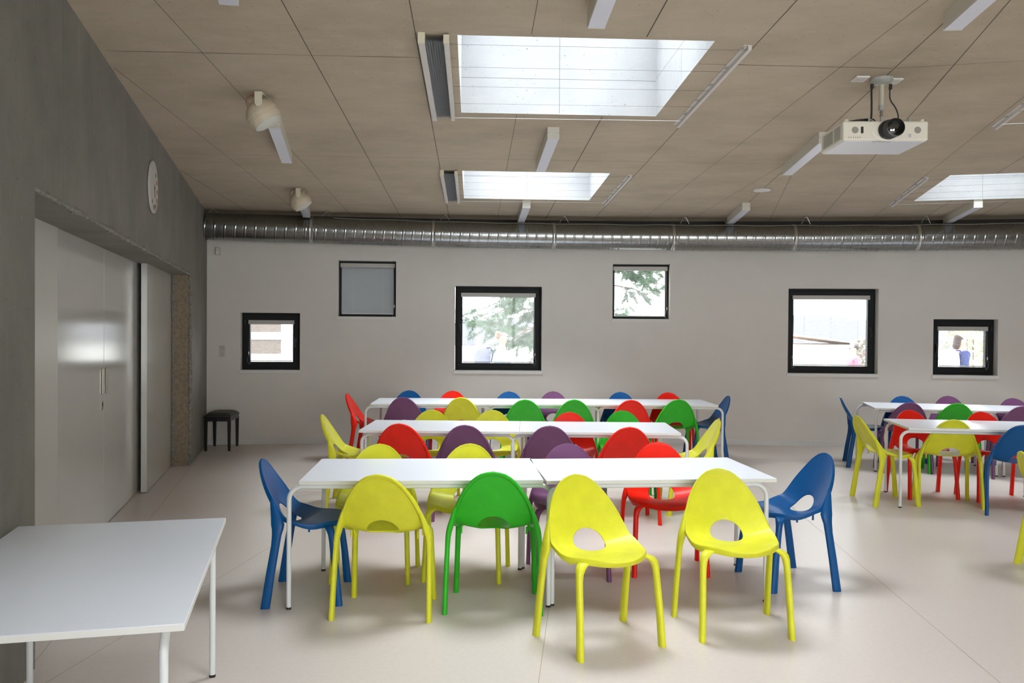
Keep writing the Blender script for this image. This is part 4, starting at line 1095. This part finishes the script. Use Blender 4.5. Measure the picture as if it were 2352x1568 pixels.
def person(x, y, rz, H_, label, top_m, leg_m, hair_m, long_hair=False):
    e_ = empty('person', (x, y, -.12), rz, label, 'person'); k = H_ / 1.70
    V = []; Ed = []; Rr = []
    def add(p, r_, par=None):
        V.append((p[0] * k, p[1] * k, p[2] * k)); Rr.append(tuple(a * k for a in r_) if isinstance(r_, tuple) else r_ * k)
        if par is not None: Ed.append((par, len(V) - 1))
        return len(V) - 1
    pel = add((0, 0, .92), (.14, .10)); ab = add((0, 0, 1.08), (.125, .09), pel); ch = add((0, .01, 1.28), (.155, .10), ab); sh_ = add((0, 0, 1.40), (.10, .075), ch); nk = add((0, .01, 1.47), .052, sh_)
    hd1 = add((0, .02, 1.54), (.062, .072), nk); hd2 = add((0, .015, 1.62), (.076, .092), hd1); hd3 = add((0, .01, 1.675), (.055, .065), hd2)
    add((0, .115, 1.58), (.010, .010), hd2)      # nose
    for s_ in (-1, 1):
        add((s_ * .082, .0, 1.59), (.010, .014), hd2)
        a1 = add((s_ * .17, 0, 1.385), .052, sh_); a2 = add((s_ * .215, -.02, 1.12), .040, a1); a3 = add((s_ * .225, .06, .90), .028, a2); a4 = add((s_ * .222, .085, .83), (.018, .032), a3)
        for j in range(4):
            f1 = add((s_ * .224, .060 + j * .017, .775 - (.004 if j in (1, 2) else 0)), .0085, a4); add((s_ * .212, .062 + j * .018, .735 + (.0 if j in (1, 2) else .008)), .0075, f1)
        t1 = add((s_ * .205, .118, .80), .010, a4); add((s_ * .198, .128, .772), .0085, t1)
        l1 = add((s_ * .085, 0, .84), .082, pel); l2 = add((s_ * .095, .02, .48), .056, l1); l3 = add((s_ * .10, -.01, .10), .038, l2); l4 = add((s_ * .10, .07, .035), (.040, .032), l3); add((s_ * .10, .15, .03), (.038, .025), l4)
    skin_mesh('body', V, Ed, Rr, m_skin, e_)
    T = [(0, 0, .90), (0, 0, 1.08), (0, .01, 1.28), (0, 0, 1.41)]; TR = [(.165, .125), (.15, .115), (.185, .13), (.12, .095)]; TE = [(0, 1), (1, 2), (2, 3)]
    for s_ in (-1, 1):
        b0 = len(T); T += [(s_ * .175, 0, 1.39), (s_ * .22, -.02, 1.12), (s_ * .23, .06, .92)]; TR += [.070, .055, .042]; TE += [(3, b0), (b0, b0 + 1), (b0 + 1, b0 + 2)]
    skin_mesh('jacket', [tuple(a * k for a in p) for p in T], TE, [tuple(a * k for a in r_) if isinstance(r_, tuple) else r_ * k for r_ in TR], top_m, e_)
    T = [(0, 0, .93)]; TR = [(.155, .12)]; TE = []
    for s_ in (-1, 1):
        b0 = len(T); T += [(s_ * .09, 0, .82), (s_ * .097, .02, .48), (s_ * .10, -.01, .10)]; TR += [.098, .070, .055]; TE += [(0, b0), (b0, b0 + 1), (b0 + 1, b0 + 2)]
    skin_mesh('trousers', [tuple(a * k for a in p) for p in T], TE, [tuple(a * k for a in r_) if isinstance(r_, tuple) else r_ * k for r_ in TR], leg_m, e_)
    hv = [(0, .0, 1.675), (0, -.035, 1.625), (0, -.055, 1.55)]; hr_ = [(.092, .098), (.094, .080), (.080, .058)]; he = [(0, 1), (1, 2)]
    if long_hair: hv.append((0, -.085, 1.44)); hr_.append((.085, .05)); he.append((2, 3))
    skin_mesh('hair', [tuple(a * k for a in p) for p in hv], he, [tuple(a * k for a in r_) for r_ in hr_], hair_m, e_)
    ey = MB()
    for s_ in (-1, 1): ey.cyl((s_ * .032 * k, .092 * k, 1.605 * k), (s_ * .032 * k, .106 * k, 1.605 * k), .011 * k, n=10)
    ey.build('eyes', m_blackp, parent=e_); mo = MB(); mo.box(-.022 * k, .022 * k, .088 * k, .102 * k, 1.535 * k, 1.543 * k); mo.build('mouth', mat('lips', (.45, .16, .14), rough=.5), parent=e_)
    return e_
m_navy = mat('navy_fabric', (.03, .045, .16), rough=.9); m_sky = mat('light_blue_fabric', (.42, .62, .75), rough=.9); m_pinkf = mat('pink_red_fabric', (.75, .18, .25), rough=.9)
m_hair = mat('brown_hair', (.035, .018, .014), rough=.6); m_hair2 = mat('light_brown_hair', (.30, .17, .12), rough=.6)
person(-.17, 13.75, -PI / 2, 1.71, 'person in light blue outside the large middle window, facing right', m_sky, m_navy, m_hair2)
person(7.56, 14.6, -PI / 2, 1.70, 'dark-haired person in navy outside the small right window', m_navy, m_navy, m_hair, True)
person(6.48, 16.4, PI / 2, 1.50, 'child in a pink-red jacket outside the large right window', m_pinkf, m_navy, m_hair)
def backpack(x, y, z, sx, sy, sz, mt, label):
    e_ = empty('backpack', (x, y, z), 0, label, 'bag')
    n_ = 10; m_ = MB(); rings = []
    for j in range(n_ + 1):
        t = j / n_; w_ = math.sin(PI * (.12 + .80 * (1 - t))) ** .35 if t < 1 else .3; zz = t * sz
        rings.append([(sx * w_ * math.copysign(abs(math.cos(a)) ** .6, math.cos(a)), sy * w_ * math.copysign(abs(math.sin(a)) ** .6, math.sin(a)), zz) for a in [2 * PI * i / 20 for i in range(20)]])
    m_.loft(rings); m_.build('bag_body', mt, parent=e_, smooth=60)
    q_ = MB(); q_.tube([(sx * .5, -sy * .5, sz * .93), (sx * .95, -sy * .55, sz * .95), (sx * 1.35, -sy * .55, sz * .8), (sx * 1.1, -sy * .5, sz * .4)], .014, 8); q_.build('shoulder_strap', m_navy, parent=e_, smooth=60)
backpack(-.47, 13.75, .92, .13, .15, .42, mat('grey_bag_fabric', (.20, .22, .32), rough=.9), 'dark backpack on the person in light blue outside')
backpack(7.33, 14.5, .84, .13, .17, .50, mat('white_bag_fabric', (.78, .80, .84), rough=.9), 'white bag on the back of the dark-haired person outside')
